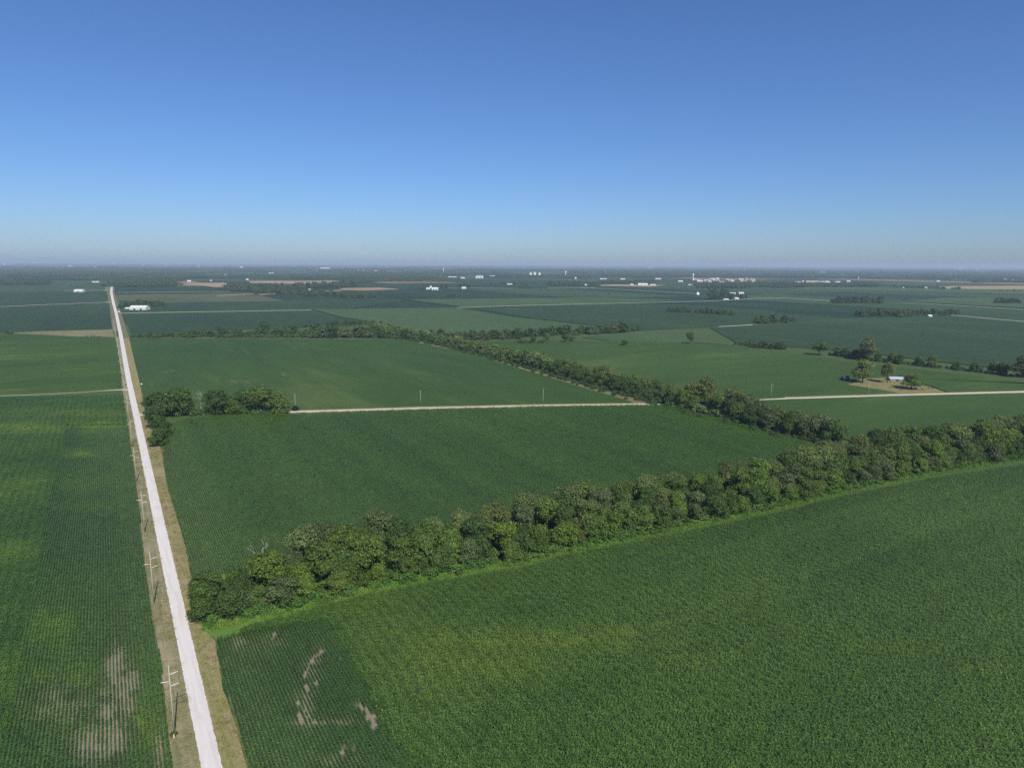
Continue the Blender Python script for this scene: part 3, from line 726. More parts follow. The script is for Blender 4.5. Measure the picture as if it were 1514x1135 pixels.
# trees at the corner of the two gravel roads
def tree_px(px, py, wpx, hpx, kind, label, shapes=SH_TALL, group=None, ur=4.6, uh=12.0):
    p = G(px, py); m = mpp(px, py); a = math.cos(math.atan2(CAMZ, p.length))
    e = tree(p.x, p.y, kind, shapes, 1.0, None, label, group, rgb)
    sxy = wpx*m/(2*ur)*.88; e.scale = (sxy, sxy, hpx*m/uh/max(.55, a)*.94); return e
for t_ in ((236, 613.5, 48, 34, 'dark', 'dark tree nearest the road junction, in the roadside grove'),
           (264, 613.5, 52, 40, 'dark', 'broad dark tree just left of the bare dead tree in the roadside grove'),
           (324, 613, 48, 38, 'dark', 'dark rounded tree just right of the bare dead tree in the roadside grove'),
           (346, 613, 36, 26, 'mid', 'low green tree filling the dip in the roadside grove'),
           (366, 612.5, 46, 38, 'dark', 'dark tree left of the pale-trunked one in the roadside grove'),
           (390, 612.5, 54, 42, 'mid', 'tall leafy tree with pale trunk near the open end of the roadside grove'),
           (410, 612, 38, 34, 'mid', 'last green tree at the open end of the roadside grove')):
    tree_px(*t_, shapes=SH_TALL[:4] if 'trunk near' in t_[5] else SH_BUSH, **(dict() if 'trunk near' in t_[5] else dict(ur=4.4, uh=8.5)))
for t_ in ((231, 633, 34, 36, 'dark', 'tallest tree of the clump in the cornfield corner below the grove'),
           (240, 645, 32, 30, 'dark', 'middle dark tree of the clump in the cornfield corner'),
           (236, 659, 30, 28, 'dark', 'lowest dark tree of the clump, at the edge of the verge')):
    tree_px(*t_, shapes=SH_BUSH, uh=8.5, ur=4.4)
# single trees beyond
for t_ in ((1275, 566, 34, 36, 'olive', 'loose pale olive tree beside the dark shed at the old farmstead'),
           (1312, 566, 21, 32, 'olive', 'thin pale tree in front of the grey-blue roof at the farmstead'),
           (1347, 575, 33, 24, 'mid', 'leafy green tree with a wide crown near the farmstead drive'),
           (1283, 533, 30, 36, 'grey', 'tallest grey-green tree rising from the hedgerow behind the farmstead'),
           (1211, 525, 26, 20, 'mid', 'bushy green tree standing just before the start of the hedgerow'),
           (1020, 509, 13, 19, 'dark', 'lone dark tree at the meeting of two bean fields'),
           (836, 506, 14, 12, 'dark', 'round dark tree with a paler neighbour on the field divide'),
           (846, 505, 11, 9, 'grey', 'small pale tree touching the round dark one on the field divide'),
           (923, 511, 13, 9, 'dark', 'low dark bush midway along the field divide'),
           (808, 506, 10, 14, 'grey', 'thin grey tree on the field divide below the far tree row'),
           (788, 507, 11, 11, 'dark', 'small dark tree at the near end of the field divide'),
           (1510, 558, 30, 34, 'grey', 'large grey-green tree ending the hedgerow at the right')):
    tree_px(*t_)
print('trees', NTREE[0])

# dead trees and snag
def dead_tree(name, loc, hgt, seed, label, spread=.5, depth=4, r_=.22):
    rg = random.Random(seed); e = empty(name, (loc.x, loc.y, 0)); tag(e, label, 'tree'); tm, bm_ = MB(), MB()
    def grow(p, d, ln, rad, k):
        q = p + d*ln; m_ = p.lerp(q, .5) + Vector((rg.uniform(-.1, .1), rg.uniform(-.1, .1), 0))*ln
        (tm if k == depth else bm_).tube([tuple(p), tuple(m_), tuple(q)], [rad, rad*.85, rad*.65], 6)
        if k:
            for i in range(3 if k > 1 else 2):
                dd = (d + Vector((rg.uniform(-1, 1), rg.uniform(-1, 1), rg.uniform(-.2, .5)))*spread).normalized()
                grow(q if i else p.lerp(q, .8), dd, ln*rg.uniform(.6, .85), rad*.55, k-1)
    grow(Vector((0, 0, -.1)), Vector((.04, .02, 1)).normalized(), hgt*.34, r_, depth)
    tm.build('trunk', M_DEAD, e, True); bm_.build('branches', M_DEAD, e, True); return e
dead_tree('dead_tree', G(297, 612), 15.5, 5, 'bare dead tree with a fan of grey twigs in the roadside grove', .9, 5, .3)
dead_tree('dead_tree', G(383, 851), 17.5, 11, 'pale dead snag with two forked limbs rising from the wide belt', .55, 2, .26)
dead_tree('dead_tree', G(358, 908), 7.5, 17, 'tangle of bare grey limbs in a gap of the wide belt', 1.2, 4, .18)

# undergrowth in and along the belts, far trees, far woods
def low_clump(seed, rad, hgt, cards, size): return crown_cards(seed, rad, hgt, 0.0, 9, cards, size, True)
under = [proto_obj('undergrowth_clump', *low_clump(500+i, 1.9, 2.3, 420, .26), M_LEAFT) for i in range(4)]
P, Ro, S, Va, T = [], [], [], [], []
def add(p, sc, c, nv, rg, zs=1.0):
    P.append((p.x, p.y, 0)); Ro.append((0, 0, rg.uniform(0, 6.28))); S.append((sc, sc, sc*zs)); Va.append(rg.randrange(nv)); j = rg.uniform(.8, 1.2); T.append((c[0]*j, c[1]*j, c[2]*j, 1))
for i in range(1500):
    off = rgb.uniform(-1, BW+1) if i % 3 else rgb.uniform(-2.5, 1.5)
    p = belt_pt(rgb.uniform(2.5 if off > 8 else .5, BL), off)
    add(p, rgb.uniform(.3, .7) if off < 0 else rgb.uniform(.6, 1.2), rgb.choice([(.09, .18, .035), (.065, .14, .03), (.11, .19, .045)]), 4, rgb)
for s, p, n in line_pts(EL, 2.2, rgb):
    add(p - n*rgb.uniform(-2, 14), rgb.uniform(.7, 1.4), rgb.choice([(.05, .10, .028), (.07, .11, .04)]), 4, rgb)
for s, p, n in line_pts(HL, 4, rgb): add(p - n*rgb.uniform(-3, 4), rgb.uniform(.8, 1.6), (.045, .09, .03), 4, rgb)
for i in range(110): add(G(rgb.uniform(285, 424) if i % 3 else rgb.uniform(225, 275), rgb.uniform(611.5, 614.5)), rgb.uniform(.8, 1.7), (.07, .14, .04), 4, rgb)
for i in range(260): add(G(200 + 360*rgb.random()**.8, rgb.uniform(497.2, 499.6)), rgb.uniform(1.0, 2.0), rgb.choice([(.07, .13, .04), (.10, .15, .06), (.055, .11, .035)]), 4, rgb)
for i in range(120): add(G(rgb.uniform(965, 1180), 0) if False else EL[5].lerp(EL[7], rgb.random()) + Vector((rgb.uniform(-3, 16), rgb.uniform(-3, 14))), rgb.uniform(1.2, 2.4), rgb.choice([(.08, .15, .042), (.11, .17, .06)]), 4, rgb)
for i in range(40): add(G(rgb.uniform(1310, 1400), rgb.uniform(563, 577)), rgb.uniform(.25, .6), (.16, .16, .06), 4, rgb, .6)
scatter('undergrowth', P, Ro, S, Va, T, under)

# grass tufts on the verges and the belt edge
tuft = []
for i in range(4):
    rg = np.random.default_rng(700+i); V = []; F = []
    for k in range(46):
        x, y = rg.normal(0, .38, 2); a = rg.uniform(0, 6.28); l = rg.uniform(.12, .34); b = len(V); dx, dy = math.cos(a), math.sin(a)
        V += [(x-dy*.03, y+dx*.03, 0), (x+dy*.03, y-dx*.03, 0), (x+dx*l*.5+dy*.015, y+dy*l*.5-dx*.015, l), (x+dx*l*.5-dy*.015, y+dy*l*.5+dx*.015, l)]; F.append((b, b+1, b+2, b+3))
    tuft.append(proto_obj('grass_tuft', V, F, M_LEAFT))
P, Ro, S, Va, T = [], [], [], [], []
for i in range(9000):
    s = rgb.uniform(-60, 420); side = rgb.random() < .5
    o_ = G(313.5, 1135) + ROADDIR*s
    lx = -1
    d = -rgb.uniform(2.0, 9.5) if side else rgb.uniform(2.2, 9)
    p = o_ + CROSS*d; px, py = proj(p.x, p.y)
    nn = noise.noise((p.x*.09, p.y*.09, 2.2))
    if rgb.random() > .5+nn: continue
    c = lerp3((.15, .185, .055), (.30, .26, .14), max(0, min(1, .5+nn*.8+rgb.uniform(-.3, .3))))
    if not side and s < 45 and d < 5: c = lerp3(c, (.19, .23, .05), .6)
    add(p, rgb.uniform(.5, 1.3), c, 4, rgb)
for i in range(5000):
    p = belt_pt(rgb.uniform(0, BL), rgb.uniform(-3.4, .8)); add(p, rgb.uniform(.9, 2.2), rgb.choice([(.13, .27, .035), (.16, .28, .04), (.11, .23, .035), (.20, .25, .06)]), 4, rgb)
scatter('grass_tufts', P, Ro, S, Va, T, tuft)

# trees too far or too many to be singled out: tree rows and groves beyond the property
fart = [proto_obj('far_tree', *crown_cards(800+i, 5.4, 11.2, .2, 20, 1500, .58, True), M_LEAFT) for i in range(6)]
P, Ro, S, Va, T = [], [], [], [], []
FC = [(.060, .115, .036), (.075, .130, .042), (.105, .140, .062), (.048, .095, .032)]
def row_px(p0, p1, n, hpx, depth=0, cols=FC, ypow=1):
    for i in range(n):
        t = (i+rgb.uniform(-.4, .4))/max(1, n-1); px = p0[0]+(p1[0]-p0[0])*t; py = p0[1]+(p1[1]-p0[1])*t
        p = G(px, py) + Vector((0, rgb.uniform(0, depth))); sc = hpx*mpp(px, py)/11.5*rgb.uniform(.7, 1.15)
        add(p, sc, rgb.choice(cols), 6, rgb, rgb.uniform(.85, 1.1))
row_px((194, 499), (300, 498.3), 26, 6, 4); row_px((225, 498.5), (300, 498), 8, 9, 3); row_px((270, 498), (385, 498), 26, 8, 10); row_px((285, 498), (385, 498), 7, 12, 6)
row_px((300, 498), (420, 498), 9, 12, 8); row_px((400, 498), (560, 499), 34, 12, 18); row_px((395, 497), (480, 496), 5, 19, 6); row_px((460, 500), (540, 500), 10, 17, 8)
row_px((560, 500), (620, 503), 10, 13, 12); row_px((380, 489), (540, 479), 26, 6, 12); row_px((500, 480), (560, 482), 9, 9, 15)
row_px((630, 500), (770, 503), 26, 10, 20, FC+[(.09, .115, .055)]); row_px((640, 501), (720, 503), 10, 13, 10, [(.09, .11, .055)]); row_px((730, 501), (925, 492), 42, 13, 22); row_px((870, 494), (925, 492), 9, 15, 8); row_px((930, 491), (944, 489.5), 5, 7, 6)
row_px((765, 508), (800, 509), 8, 6, 4); row_px((850, 507), (1000, 512), 22, 2.2, 2, [(.12, .14, .06)])
row_px((992, 462), (1045, 464), 16, 8, 30); row_px((1048, 465), (1088, 467), 12, 8, 30); row_px((1123, 479), (1180, 477), 16, 9, 40); row_px((1125, 478), (1145, 478), 4, 12, 10)
row_px((1230, 448), (1250, 448.5), 8, 7, 40, FC[3:]); row_px((1250, 449), (1316, 449), 26, 10, 70); row_px((1276, 469), (1350, 469), 26, 10, 50); row_px((1340, 469), (1422, 466), 24, 9, 60)
row_px((1475, 449), (1530, 450), 18, 8, 60, FC[3:]); row_px((1087, 510), (1112, 512), 5, 7, 8); row_px((1112, 514), (1160, 517), 14, 10, 12); row_px((1112, 514), (1160, 517), 8, 6, 6)
row_px((174, 456), (222, 455), 26, 8, 70); row_px((188, 454), (220, 453), 14, 9, 60)
row_px((1050, 438), (1080, 437), 14, 9, 60); row_px((1055, 443), (1108, 442), 22, 7, 60); row_px((5, 494), (14, 494), 4, 6, 8); row_px((128, 498), (148, 499), 5, 3, 4)
row_px((620, 428), (660, 427), 10, 6, 90); row_px((578, 441), (625, 441), 12, 4, 40); row_px((655, 440), (670, 440), 5, 4, 30); row_px((720, 422), (780, 421), 14, 5, 80); row_px((760, 427), (785, 427.5), 9, 3, 30)
row_px((797, 429), (898, 435), 6, 3, 5); row_px((815, 423), (865, 422), 16, 6, 120); row_px((1330, 425.5), (1395, 427), 18, 4, 40); row_px((1395, 428), (1425, 428), 9, 4, 40); row_px((1480, 430.5), (1510, 431), 6, 3, 20)
row_px((372, 433.5), (545, 442.5), 95, 7.5, 110); row_px((400, 434), (520, 439), 60, 7, 110); row_px((366, 431), (514, 425), 80, 9, 200); row_px((676, 426), (694, 426), 6, 6, 50)
for q, sc, k in EL_FAR: add(q, sc*1.05, KIND[k][2], 6, rgb)
scatter('distant_trees', P, Ro, S, Va, T, fart)
print('distant trees', len(P))

# far woodland: groves of many crowns, reading as one mass below the horizon
grove = []
for g in range(5):
    rg = np.random.default_rng(900+g); VV = []; FF = []; nb = 0
    for k in range(46):
        v, f = crown_cards(1000+g*50+k, rg.uniform(5, 8), rg.uniform(8, 15), .3, 5, 46, 1.9, True)
        v = v + np.array((rg.uniform(-60, 60), rg.normal(0, 22), 0)); VV.append(v); FF.append(f+nb); nb += len(v)
    grove.append(proto_obj('wood', np.concatenate(VV), np.concatenate(FF), M_LEAFT))
P, Ro, S, Va, T = [], [], [], [], []
def wood(px, py, sc, c=None):
    p = G(px, py); c = c or rgb.choice([(.062, .105, .040), (.078, .118, .046), (.050, .088, .036)])
    add(p, sc, c, 5, rgb, rgb.uniform(.7, 1.0)/max(1, sc**.6)); Ro[-1] = (0, 0, rgb.uniform(-.5, .5) + (math.pi if rgb.random() < .5 else 0))
def clear(px, py):       # open country between the woods
    for x0, x1, y0, y1 in ((268, 348, 416.5, 430), (362, 512, 413.5, 421), (55, 95, 416, 440), (120, 160, 416.5, 440), (690, 1000, 412.5, 440), (1180, 1330, 417.5, 440), (1370, 1480, 413, 422), (1000, 1240, 412.5, 421), (160, 171, 410, 450)):
        if x0 < px < x1 and y0 < py < y1: return True
    return False
for i in range(6200):
    px = rgb.uniform(-140, 1650); t = rgb.random()
    hor = 389.3 + (px-757)*.0052
    lim = 29 if px < 270 else (25 if px < 560 else (22 if px < 860 else 20))
    dy = 4.2 + (lim-4.2)*t
    py = hor + dy
    if clear(px, py): continue
    p = G(px, py)
    nz = noise.noise((px*.012, dy*.45, 4.4)) + .5*noise.noise((px*.05, dy*.9, 1.4))
    if nz < -.12 + .20*(dy < 10): continue
    wood(px, py, rgb.uniform(.8, 1.3)*(1.0 if dy > 12 else 1.8))
for x0, x1, y0, y1, n in ((0, 60, 415, 421, 60), (172, 250, 416, 424.5, 90), (340, 400, 422, 431, 50), (60, 270, 408, 415, 90), (508, 540, 414, 419, 26), (540, 680, 410, 416.5, 90), (1040, 1160, 420, 426, 60), (1120, 1290, 420, 424.5, 90), (1150, 1240, 421, 425, 40), (820, 880, 419, 422.5, 22), (900, 960, 415.5, 419.5, 36), (1360, 1400, 411, 414, 20), (1440, 1520, 412, 418, 60)):
    for i in range(n): wood(rgb.uniform(x0, x1), rgb.uniform(y0, y1), rgb.uniform(.6, 1.0))
scatter('far_woodland', P, Ro, S, Va, T, grove)
print('woods', len(P))

# ------------------------------------------------------------------ utility poles
M_POLE = plain('weathered_pole', (.40, .375, .31), .8, .2, 1.5)
M_ARM = plain('pale_crossarm', (.66, .65, .63), .6, .1, 1.0)
M_INS = plain('insulator', (.55, .55, .56), .3, .1, 1.0)
def make_line_pole(hgt=16.3):
    e = empty('utility_pole', (0, 0, 0)); m = MB().tube([(0, 0, -.3), (0, 0, hgt*.5), (0, 0, hgt)], [.17, .14, .09], 10); m.build('shaft', M_POLE, e, True)
    for s, z in ((1, hgt-2.2), (-1, hgt-3.75), (1, hgt-4.9)):
        a = MB().tube([(s*.14, 0, z), (s*.9, 0, z+.10), (s*1.7, 0, z+.24)], [.085, .08, .07], 8).build('crossarm', M_ARM, e, True)
        i_ = MB().lathe([(.03, z-.02), (.07, z+.04), (.04, z+.10), (.07, z+.16)], 10, s*1.62, 0).build('insulator', M_INS, a, True)
    return e
polepx = [(258, 1085), (228, 892), (214, 786), (202, 712), (195.5, 660), (190.5, 622)]
pp = [G(*p) for p in polepx]
s1_, d1_ = roadcoord(pp[1]); s4_, d4_ = roadcoord(pp[4]); gap = (s4_-s1_)/3
lp = make_line_pole(); n = 0
S0 = roadcoord(pp[0])
spots = list(pp)
while len(spots) < 16:
    s_, d_ = roadcoord(pp[5]); k = len(spots)-5
    spots.append(G(313.5, 1135) + ROADDIR*(s_+gap*k) + CROSS*d_)
for i, p in enumerate(spots):
    o = lp if i == 0 else copy_tree(lp)
    if i > 8:      # the road bends very slightly beyond the farm
        pass
    o.location = (p.x, p.y, 0); o.rotation_euler = (0, 0, math.atan2(CROSS.y, CROSS.x) + random.uniform(-.05, .05))
    tag(o, ('nearest three-armed pale utility pole, by the road at the bottom edge' if i == 0 else '%s three-armed utility pole going away along the gravel road' % ORD[i]), 'utility pole', 'utility poles along the gravel road')
def make_small_pole(hgt=11.0):
    e = empty('utility_pole', (0, 0, 0)); MB().tube([(0, 0, -.3), (0, 0, hgt)], [.13, .09], 8).build('shaft', M_POLE, e, True)
    a = MB().box(-1.1, 1.1, -.20, -.09, hgt-.55, hgt-.42).build('crossarm', M_POLE, e)
    for x in (-1.0, 0.45, 1.0): MB().lathe([(.04, hgt-.42), (.07, hgt-.34), (.04, hgt-.24)], 8, x, -.145).build('insulator', M_INS, a, True)
    return e
sp_ = make_small_pole()
for i, (px, py, lb) in enumerate(((437, 606, 'slim utility pole by the side road, just past the roadside grove'), (622, 600, 'slim utility pole standing midway along the bean field by the side road'),
                              (803, 597, 'slim utility pole by the side road nearest the dividing tree line'), (1140, 588, 'slim utility pole by the side road just past the dividing tree line'), (1284, 584, 'slim utility pole by the side road below the dark farmstead shed'))):
    o = sp_ if i == 0 else copy_tree(sp_); p = G(px, py); o.location = (p.x, p.y, 0); o.rotation_euler = (0, 0, ROADANG); tag(o, lb, 'utility pole', 'slim poles along the side road')

# roadside marker, sign, shrubs
mk = empty('marker_post', (*G(257.5, 1092), 0)); tag(mk, 'short white marker post beside the nearest utility pole', 'marker')
MB().tube([(0, 0, -.2), (0, 0, 1.0)], [.09, .09], 10).build('post', plain('white_plastic', (.75, .74, .72), .4, .05), mk, True)
MB().lathe([(.10, 1.0), (.11, 1.05), (.05, 1.14)], 10).build('cap', M_INS, mk, True)
sg = empty('road_sign', (*G(209.5, 571), 0), R(20)); tag(sg, 'small white road sign on the verge above the farm lane junction', 'sign')
MB().tube([(0, 0, -.2), (0, 0, 2.4)], [.04, .04], 8).build('post', M_POLE, sg); MB().box(-.5, .5, -.07, -.045, 1.5, 2.4).build('panel', plain('white_sign', (.8, .8, .8), .4, .03), sg)
def shrub(px, py, sc, c, label):
    v, f = crown_cards(int(px), 1.2, 1.5, 0, 8, 500, .16, True); o = proto_obj('shrub', v, f, M_LEAF); col.objects.link(o)
    p = G(px, py); o.location = (p.x, p.y, 0); o.scale = (sc, sc, sc); o.color = (*c, 1); tag(o, label, 'shrub'); return o
shrub(256.5, 1087, .75, (.13, .15, .025), 'small yellowish shrub at the foot of the nearest utility pole')
shrub(437, 607, 2.2, (.03, .06, .025), 'dark bush at the foot of the pole beside the roadside grove')

# ------------------------------------------------------------------ buildings
M_WHITE = plain('white_siding', (.62, .62, .61), .5, .06, .3)
M_WROOF = plain('white_metal_roof', (.70, .71, .72), .35, .04, .2)
M_FARW = plain('far_pale_wall', (.46, .46, .46), .6, .15, .3); M_FARR = plain('far_pale_roof', (.58, .58, .59), .5, .15, .2)
M_GROOF = plain('grey_shingle', (.24, .24, .25), .8, .2, .5)
M_BROOF = plain('blue_grey_metal', (.44, .49, .55), .3, .08, .3)
M_RED = plain('brick_red', (.32, .15, .11), .8, .2, .5)
M_BRICK = plain('tan_brick', (.46, .34, .26), .8, .15, .5)
M_PINK = plain('pale_masonry', (.60, .52, .45), .8, .1, .5)
M_GLASS = plain('dark_opening', (.04, .045, .05), .3, .1)
M_STEEL = plain('galvanised', (.66, .67, .68), .35, .08, .5)
M_DSHED = plain('dark_weathered_wood', (.045, .045, .05), .9, .2, .6)
def barn(px, py, wpx, hpx, label, depth=None, rot=0.0, wall=M_WHITE, roof=M_WROOF, name='barn', cat='barn', group=None, flat=False, doors=2):
    m = mpp(px, py); p = G(px, py); w_ = wpx*m; h_ = max(3.0, hpx*m); d_ = depth or max(6, min(w_*.6, 22))
    e = empty(name, (p.x, p.y, 0), rot); tag(e, label, cat, group)
    wh = h_*(.9 if flat else .58)
    b = MB(); hw, hd = w_/2, d_/2
    b.box(-hw, hw, -hd, hd, -.1, wh)
    if not flat:      # gable ends
        for s in (-1, 1):
            k = len(b.v); b.v += [(s*hw, -hd, wh), (s*hw, hd, wh), (s*hw, 0, h_-.15)]; b.f.append((k, k+1, k+2) if s > 0 else (k, k+2, k+1))
    b.build('wall', wall, e)
    r_ = MB(); ov = .4
    if flat: r_.box(-hw-.2, hw+.2, -hd-.2, hd+.2, wh+.003, h_)
    else:
        q = [(-hw-ov, -hd-ov, wh-.15), (hw+ov, -hd-ov, wh-.15), (hw+ov, 0, h_), (-hw-ov, 0, h_), (-hw-ov, hd+ov, wh-.15), (hw+ov, hd+ov, wh-.15)]
        q2 = [(x, y, z+.22) for x, y, z in q]; r_.v = q+q2
        r_.f = [(6, 7, 8, 9), (9, 8, 11, 10), (1, 0, 3, 2), (2, 3, 4, 5), (0, 1, 7, 6), (5, 4, 10, 11), (0, 6, 9, 3), (3, 9, 10, 4), (1, 2, 8, 7), (2, 5, 11, 8)]
    r_.build('roof', roof, e)
    for k in range(doors):
        x = (-.5+(k+.5)/doors)*w_*.8; dw = min(2.0, w_*.12)
        MB().box(x-dw, x+dw, -hd-.06, -hd-.003, 0, wh*.7).build('door', M_GLASS, e)
    return e
FAR = 'pale far-off buildings below the horizon'
barn(207, 458.3, 24, 6.5, 'long low white machine shed beside the grove on the gravel road', 18)
barn(190, 457.5, 7, 3, 'small white house under trees left of the long white shed', 9, name='house', cat='house')
slab('gravel_yard', px_poly((174, 460), (225, 458.2), (226, 459.6), (174, 461.5)), .3, M_ROAD)
barn(117.8, 432, 13, 4.2, 'lone white barn in the dark field left of the gravel road', 16, doors=1)
barn(139, 417.8, 4, 2, 'white house at the wood edge left of the road, left of a pair', 10, name='house', cat='house')
barn(144.5, 418, 4, 2.2, 'white house at the wood edge left of the road, right of a pair', 10, name='house', cat='house')
barn(280, 417, 5, 2.6, 'white farmhouse on the edge of the first tan stubble field', 10, name='house', cat='house')
barn(312, 415.8, 2.5, 1.8, 'small white shed behind the first tan stubble field', 9)
barn(366, 414.6, 3, 2.5, 'white barn between the two tan stubble fields', 10)
barn(458, 428.8, 3, 1.6, 'tiny white shed in front of the curving wood', 8)
barn(633, 428.3, 5, 3, 'lower white building at the left of the twin-barn farm', 12); barn(643.5, 429, 9, 4, 'larger bright white barn of the twin-barn farm', 16); barn(637, 427.5, 2.5, 4.5, 'narrow white grain leg between the twin barns', 8)
barn(685.5, 427.5, 6, 3.2, 'lone white barn between two dark trees beyond the light cornfield', 12, rot=.3)
barn(754, 421, 8, 1.8, 'low white house row right of the lone white barn', 10, name='house', cat='house')
barn(669, 411, 12, 2, 'row of pale houses left of the white school', 12, wall=M_PINK, name='house', cat='house')
barn(684, 412, 6, 2, 'low bright white building left of the school', 12); barn(709, 411.5, 11, 4, 'large white school-like block behind the fields', 20, flat=True, name='school', cat='school'); barn(728, 410.5, 8, 3, 'white building right of the large school-like block', 15)
barn(866, 422.2, 3, 2, 'small white house right of the round grove', 9, name='house', cat='house'); barn(851, 413, 2, 3, 'white house standing alone right of the water tower', 9, name='house', cat='house')
barn(892, 413.5, 10, 1.8, 'long white shed row on the wood edge', 12); barn(921, 413.5, 7, 1.8, 'pale low shed left of the town wood', 12, wall=M_PINK)
barn(950, 422.2, 14, 3.4, 'long pale warehouse left of the town', 25, wall=M_PINK, name='warehouse', cat='warehouse'); barn(934, 422.2, 4, 2.4, 'small white shed left of the long pale warehouse', 12); barn(965, 422.5, 8, 2.2, 'tan low wing right of the long pale warehouse', 15, wall=M_BRICK, name='warehouse', cat='warehouse')
barn(973, 413, 8, 1.6, 'thin white shed row left of the town water tower', 12); barn(1006, 416.8, 7, 2, 'white building below and left of the town water tower', 12); barn(1021, 422, 6, 1.6, 'grey farm building in the field below the town', 10, roof=M_STEEL)
# town
rt = random.Random(5)
for i in range(44):
    px = rt.uniform(1024, 1116) if i < 30 else rt.uniform(1168, 1240); py = rt.uniform(413, 417.2) if i < 30 else rt.uniform(416.5, 419.8)
    wl, rf = rt.choice([(M_PINK, M_WROOF), (M_BRICK, M_GROOF), (M_WHITE, M_WROOF), (M_PINK, M_PINK), (M_BRICK, M_RED), (M_WHITE, M_PINK)])
    barn(px, py, rt.uniform(3, 8), rt.uniform(1.3, 2.6), 'pale low building packed among others in the distant town', rt.uniform(15, 40), rt.uniform(-.4, .4), wl, rf, 'town_building', 'building', 'packed buildings of the distant town', rt.random() < .5, 1)
barn(1060, 412.8, 5, 2.2, 'tallest white block rising from the middle of the town', 20, flat=True, name='town_building', cat='building'); barn(1217, 419.5, 16, 3, 'long white industrial hall at the end of the town', 30, flat=True, name='warehouse', cat='warehouse'); barn(1200, 418, 20, 3, 'long tan-orange mill hall in the town', 30, wall=M_BRICK, roof=M_PINK, flat=True, name='warehouse', cat='warehouse'); barn(1254, 416.8, 5, 1.9, 'bright white shed apart from the town on its far side', 15)
# farm with the round bins
barn(1043, 437, 5, 2.6, 'small white shed beside the round white bin', 12); barn(1095.5, 434.8, 7, 2.8, 'white barn at the far end of the grove farm', 14); barn(1083, 434.5, 8, 1.9, 'low pale shed left of the white barn at the grove farm', 12, roof=M_STEEL); barn(1073, 443.6, 7, 2, 'white house among trees on the near side of the grove farm', 10, name='house', cat='house'); barn(1088, 443, 7, 3.2, 'white gabled house right of the trees at the grove farm', 11, rot=.5, name='house', cat='house')
def grain_bin(px, py, wpx, hpx, label, mat=M_STEEL, cat='grain bin'):
    m = mpp(px, py); p = G(px, py); e = empty('grain_bin', (p.x, p.y, 0)); tag(e, label, cat); r_, h_ = wpx*m/2, hpx*m
    MB().lathe([(r_, -.1), (r_, h_*.70)], 24).build('drum', mat, e, True); MB().lathe([(r_*1.04, h_*.703), (r_*.5, h_*.88), (r_*.1, h_*.99), (.4, h_)], 24).build('roof', mat, e, True); return e
M_BIN = plain('white_bin', (.8, .8, .8), .4, .04)
grain_bin(1031.5, 436.6, 4.6, 5, 'round white grain bin standing left of the grove farm', M_BIN)
grain_bin(784.5, 408, 4.5, 5.6, 'left tank of the three tall pale storage tanks above the woods', M_PINK, 'silo'); grain_bin(790.5, 408, 3.6, 6, 'bright white tank, middle of the three tall storage tanks', M_BIN, 'silo'); grain_bin(797.5, 408, 3.6, 5.4, 'dim grey tank right of the bright storage tanks', M_STEEL, 'silo')
def water_tower(px, py, hpx, wpx, label, ball=True):
    m = mpp(px, py); p = G(px, py); h_, r_ = hpx*m, wpx*m/2; e = empty('water_tower', (p.x, p.y, 0)); tag(e, label, 'water tower')
    zc = h_-r_*.8; s = r_*.36
    MB().lathe([(s*1.7, -.2), (s*1.1, h_*.12), (s*.9, h_*.4), (s, zc-r_*.7)], 20).build('stem', M_BIN, e, True)
    MB().lathe([(s, zc-r_*.72), (r_*.8, zc-r_*.5), (r_, zc-.05*r_), (r_*.9, zc+r_*.35), (r_*.55, zc+r_*.68), (.3, zc+r_*.8)], 24).build('tank', M_BIN, e, True); return e
water_tower(1024.5, 414.5, 9.6, 3.2, 'white water tower with a bulb tank over the town'); water_tower(836.3, 408, 7.2, 3.0, 'white water tower right of the tall storage tanks'); water_tower(1269, 413, 3.6, 1.8, 'small white water tower beyond the far end of the town')
def mast(px, py, hpx, wpx, label):
    m = mpp(px, py); p = G(px, py); e = empty('tower', (p.x, p.y, 0)); tag(e, label, 'tower'); h_ = hpx*m; r_ = wpx*m/2
    MB().tube([(0, 0, -.2), (0, 0, h_*.8)], [r_, r_*.8], 10).build('shaft', M_BIN, e, True); MB().lathe([(r_*1.2, h_*.803), (r_*1.2, h_*.95), (r_*.3, h_)], 12).build('head', M_STEEL, e, True)
mast(655.8, 402.6, 6.6, 1.0, 'thin pale silo tower rising from the woods near the horizon')
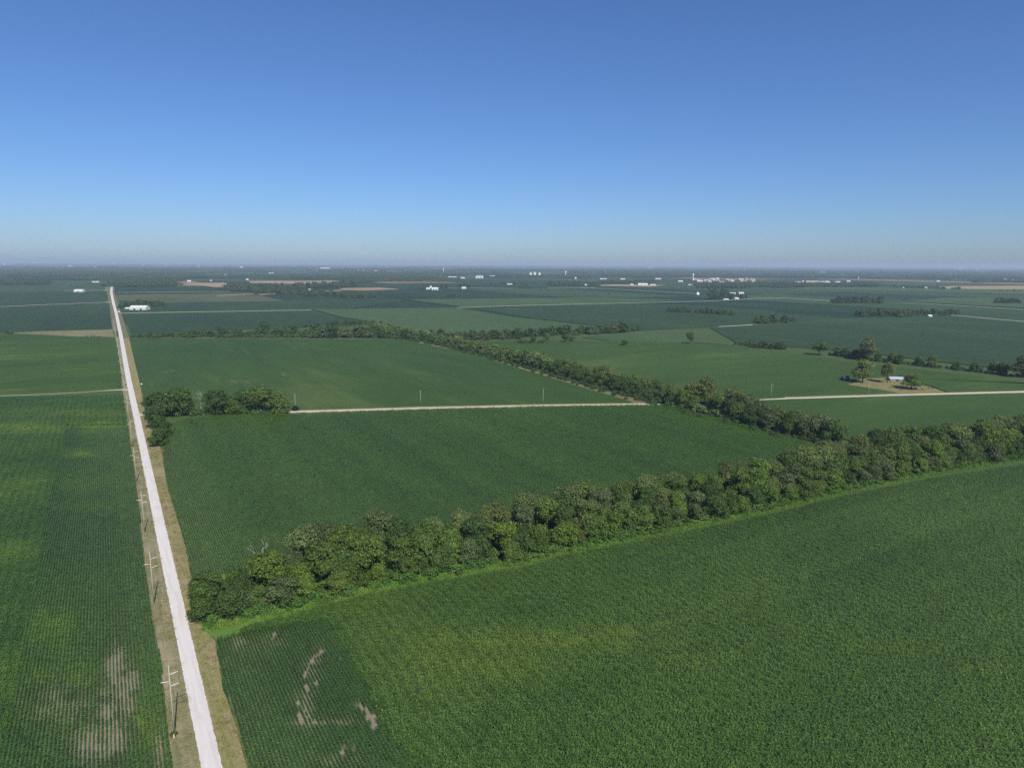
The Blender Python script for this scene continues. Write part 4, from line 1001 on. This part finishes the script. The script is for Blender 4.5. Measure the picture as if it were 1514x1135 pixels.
# far specks near the horizon: farm buildings between woods
for px, py, wpx, hpx in ((6, 391.5, 5, 1.6), (12, 391.6, 2, 1.3), (51, 390, 5, 1), (104, 394, 5, 1.5), (141, 395.5, 2.5, 1.4), (169, 390.2, 5, 1.2), (187, 389, 6, 1.1), (178, 402.5, 4, 1.4), (183, 416, 4, 1.6), (212, 393, 2.5, 1.5), (245, 392.5, 3, 1.4), (294, 393.5, 2.5, 1.3), (357, 396.5, 4, 2.4), (221, 402.6, 5, 1.4), (226, 402.4, 3, 1.3), (251, 405.5, 5, 1.4), (334, 407, 3, 1.3),
                         (404, 398, 4, 1.4), (410, 398, 4, 1.4), (415, 398.2, 2, 1.2), (434, 394, 7, 1.4), (450, 400.4, 3, 1.2), (462, 400.6, 2.5, 1.2), (468, 400.8, 2, 1.2), (401, 404.5, 7, 1.3), (532, 399, 2, 1.4), (530, 400, 2, 1.2), (538, 400.5, 3, 1.2), (556, 401, 5, 1.2), (571, 396, 6, 1.2), (606, 397.5, 7, 1.2), (651, 407.4, 2, 1.4),
                         (1216, 403.8, 8, 1.6), (1079, 409, 2, 1.6), (1386, 416.5, 5, 2), (1486, 415, 4, 2.6), (1497, 415.8, 2.5, 2.4), (1420, 398.5, 4, 1.4), (1444, 399, 3.5, 1.3), (1467, 413, 3, 1.6), (962, 395.5, 8, 1), (1092, 402.5, 2.5, 1.5), (1368, 426.3, 3, 1.8), (1334.5, 426, 2, 1.6)):
    barn(px, py, wpx, hpx, 'tiny pale farm building among the far woods under the horizon', 20, 0, M_FARW, M_FARR, 'farm_building', 'building', FAR, False, 0)
barn(481, 397.2, 13, 2, 'long bright white hall among the far woods, widest under the horizon', 60, flat=True, name='warehouse', cat='warehouse', doors=0)
# old farmstead by the side road
slab('farmyard', px_poly((1252, 569), (1275, 560), (1330, 557), (1360, 566), (1428, 579.5), (1400, 581), (1330, 582.5), (1305, 577)), .06, verge_mat('dry_yard', (.085, .13, .04), (.17, .17, .07), (.24, .20, .10), (.30, .23, .14)), .4, 3)
fb = barn(1324, 562, 20, 5, 'low shed with grey-blue metal roof behind trees at the old farmstead', 9, rot=-.15, roof=M_BROOF, wall=M_GROOF, name='shed', cat='shed', doors=1)
barn(1249.5, 563.5, 8, 8, 'small dark weathered shed at the left edge of the farmstead', 3.5, rot=.1, wall=M_DSHED, roof=M_DSHED, name='shed', cat='shed', doors=1)
barn(1374, 468.5, 5, 3.2, 'white house in the clearing before the long grove', 9, name='house', cat='house')

# ------------------------------------------------------------------ render settings
scn.view_settings.view_transform = 'Standard'; scn.view_settings.look = 'None'; scn.view_settings.exposure = 0.14; scn.view_settings.gamma = 1
scn.cycles.max_bounces = 6; scn.cycles.diffuse_bounces = 3; scn.cycles.glossy_bounces = 2; scn.cycles.transmission_bounces = 3; scn.cycles.transparent_max_bounces = 8; scn.cycles.volume_bounces = 0
scn.cycles.use_adaptive_sampling = True; scn.cycles.adaptive_threshold = .02
scn.cycles.use_denoising = False
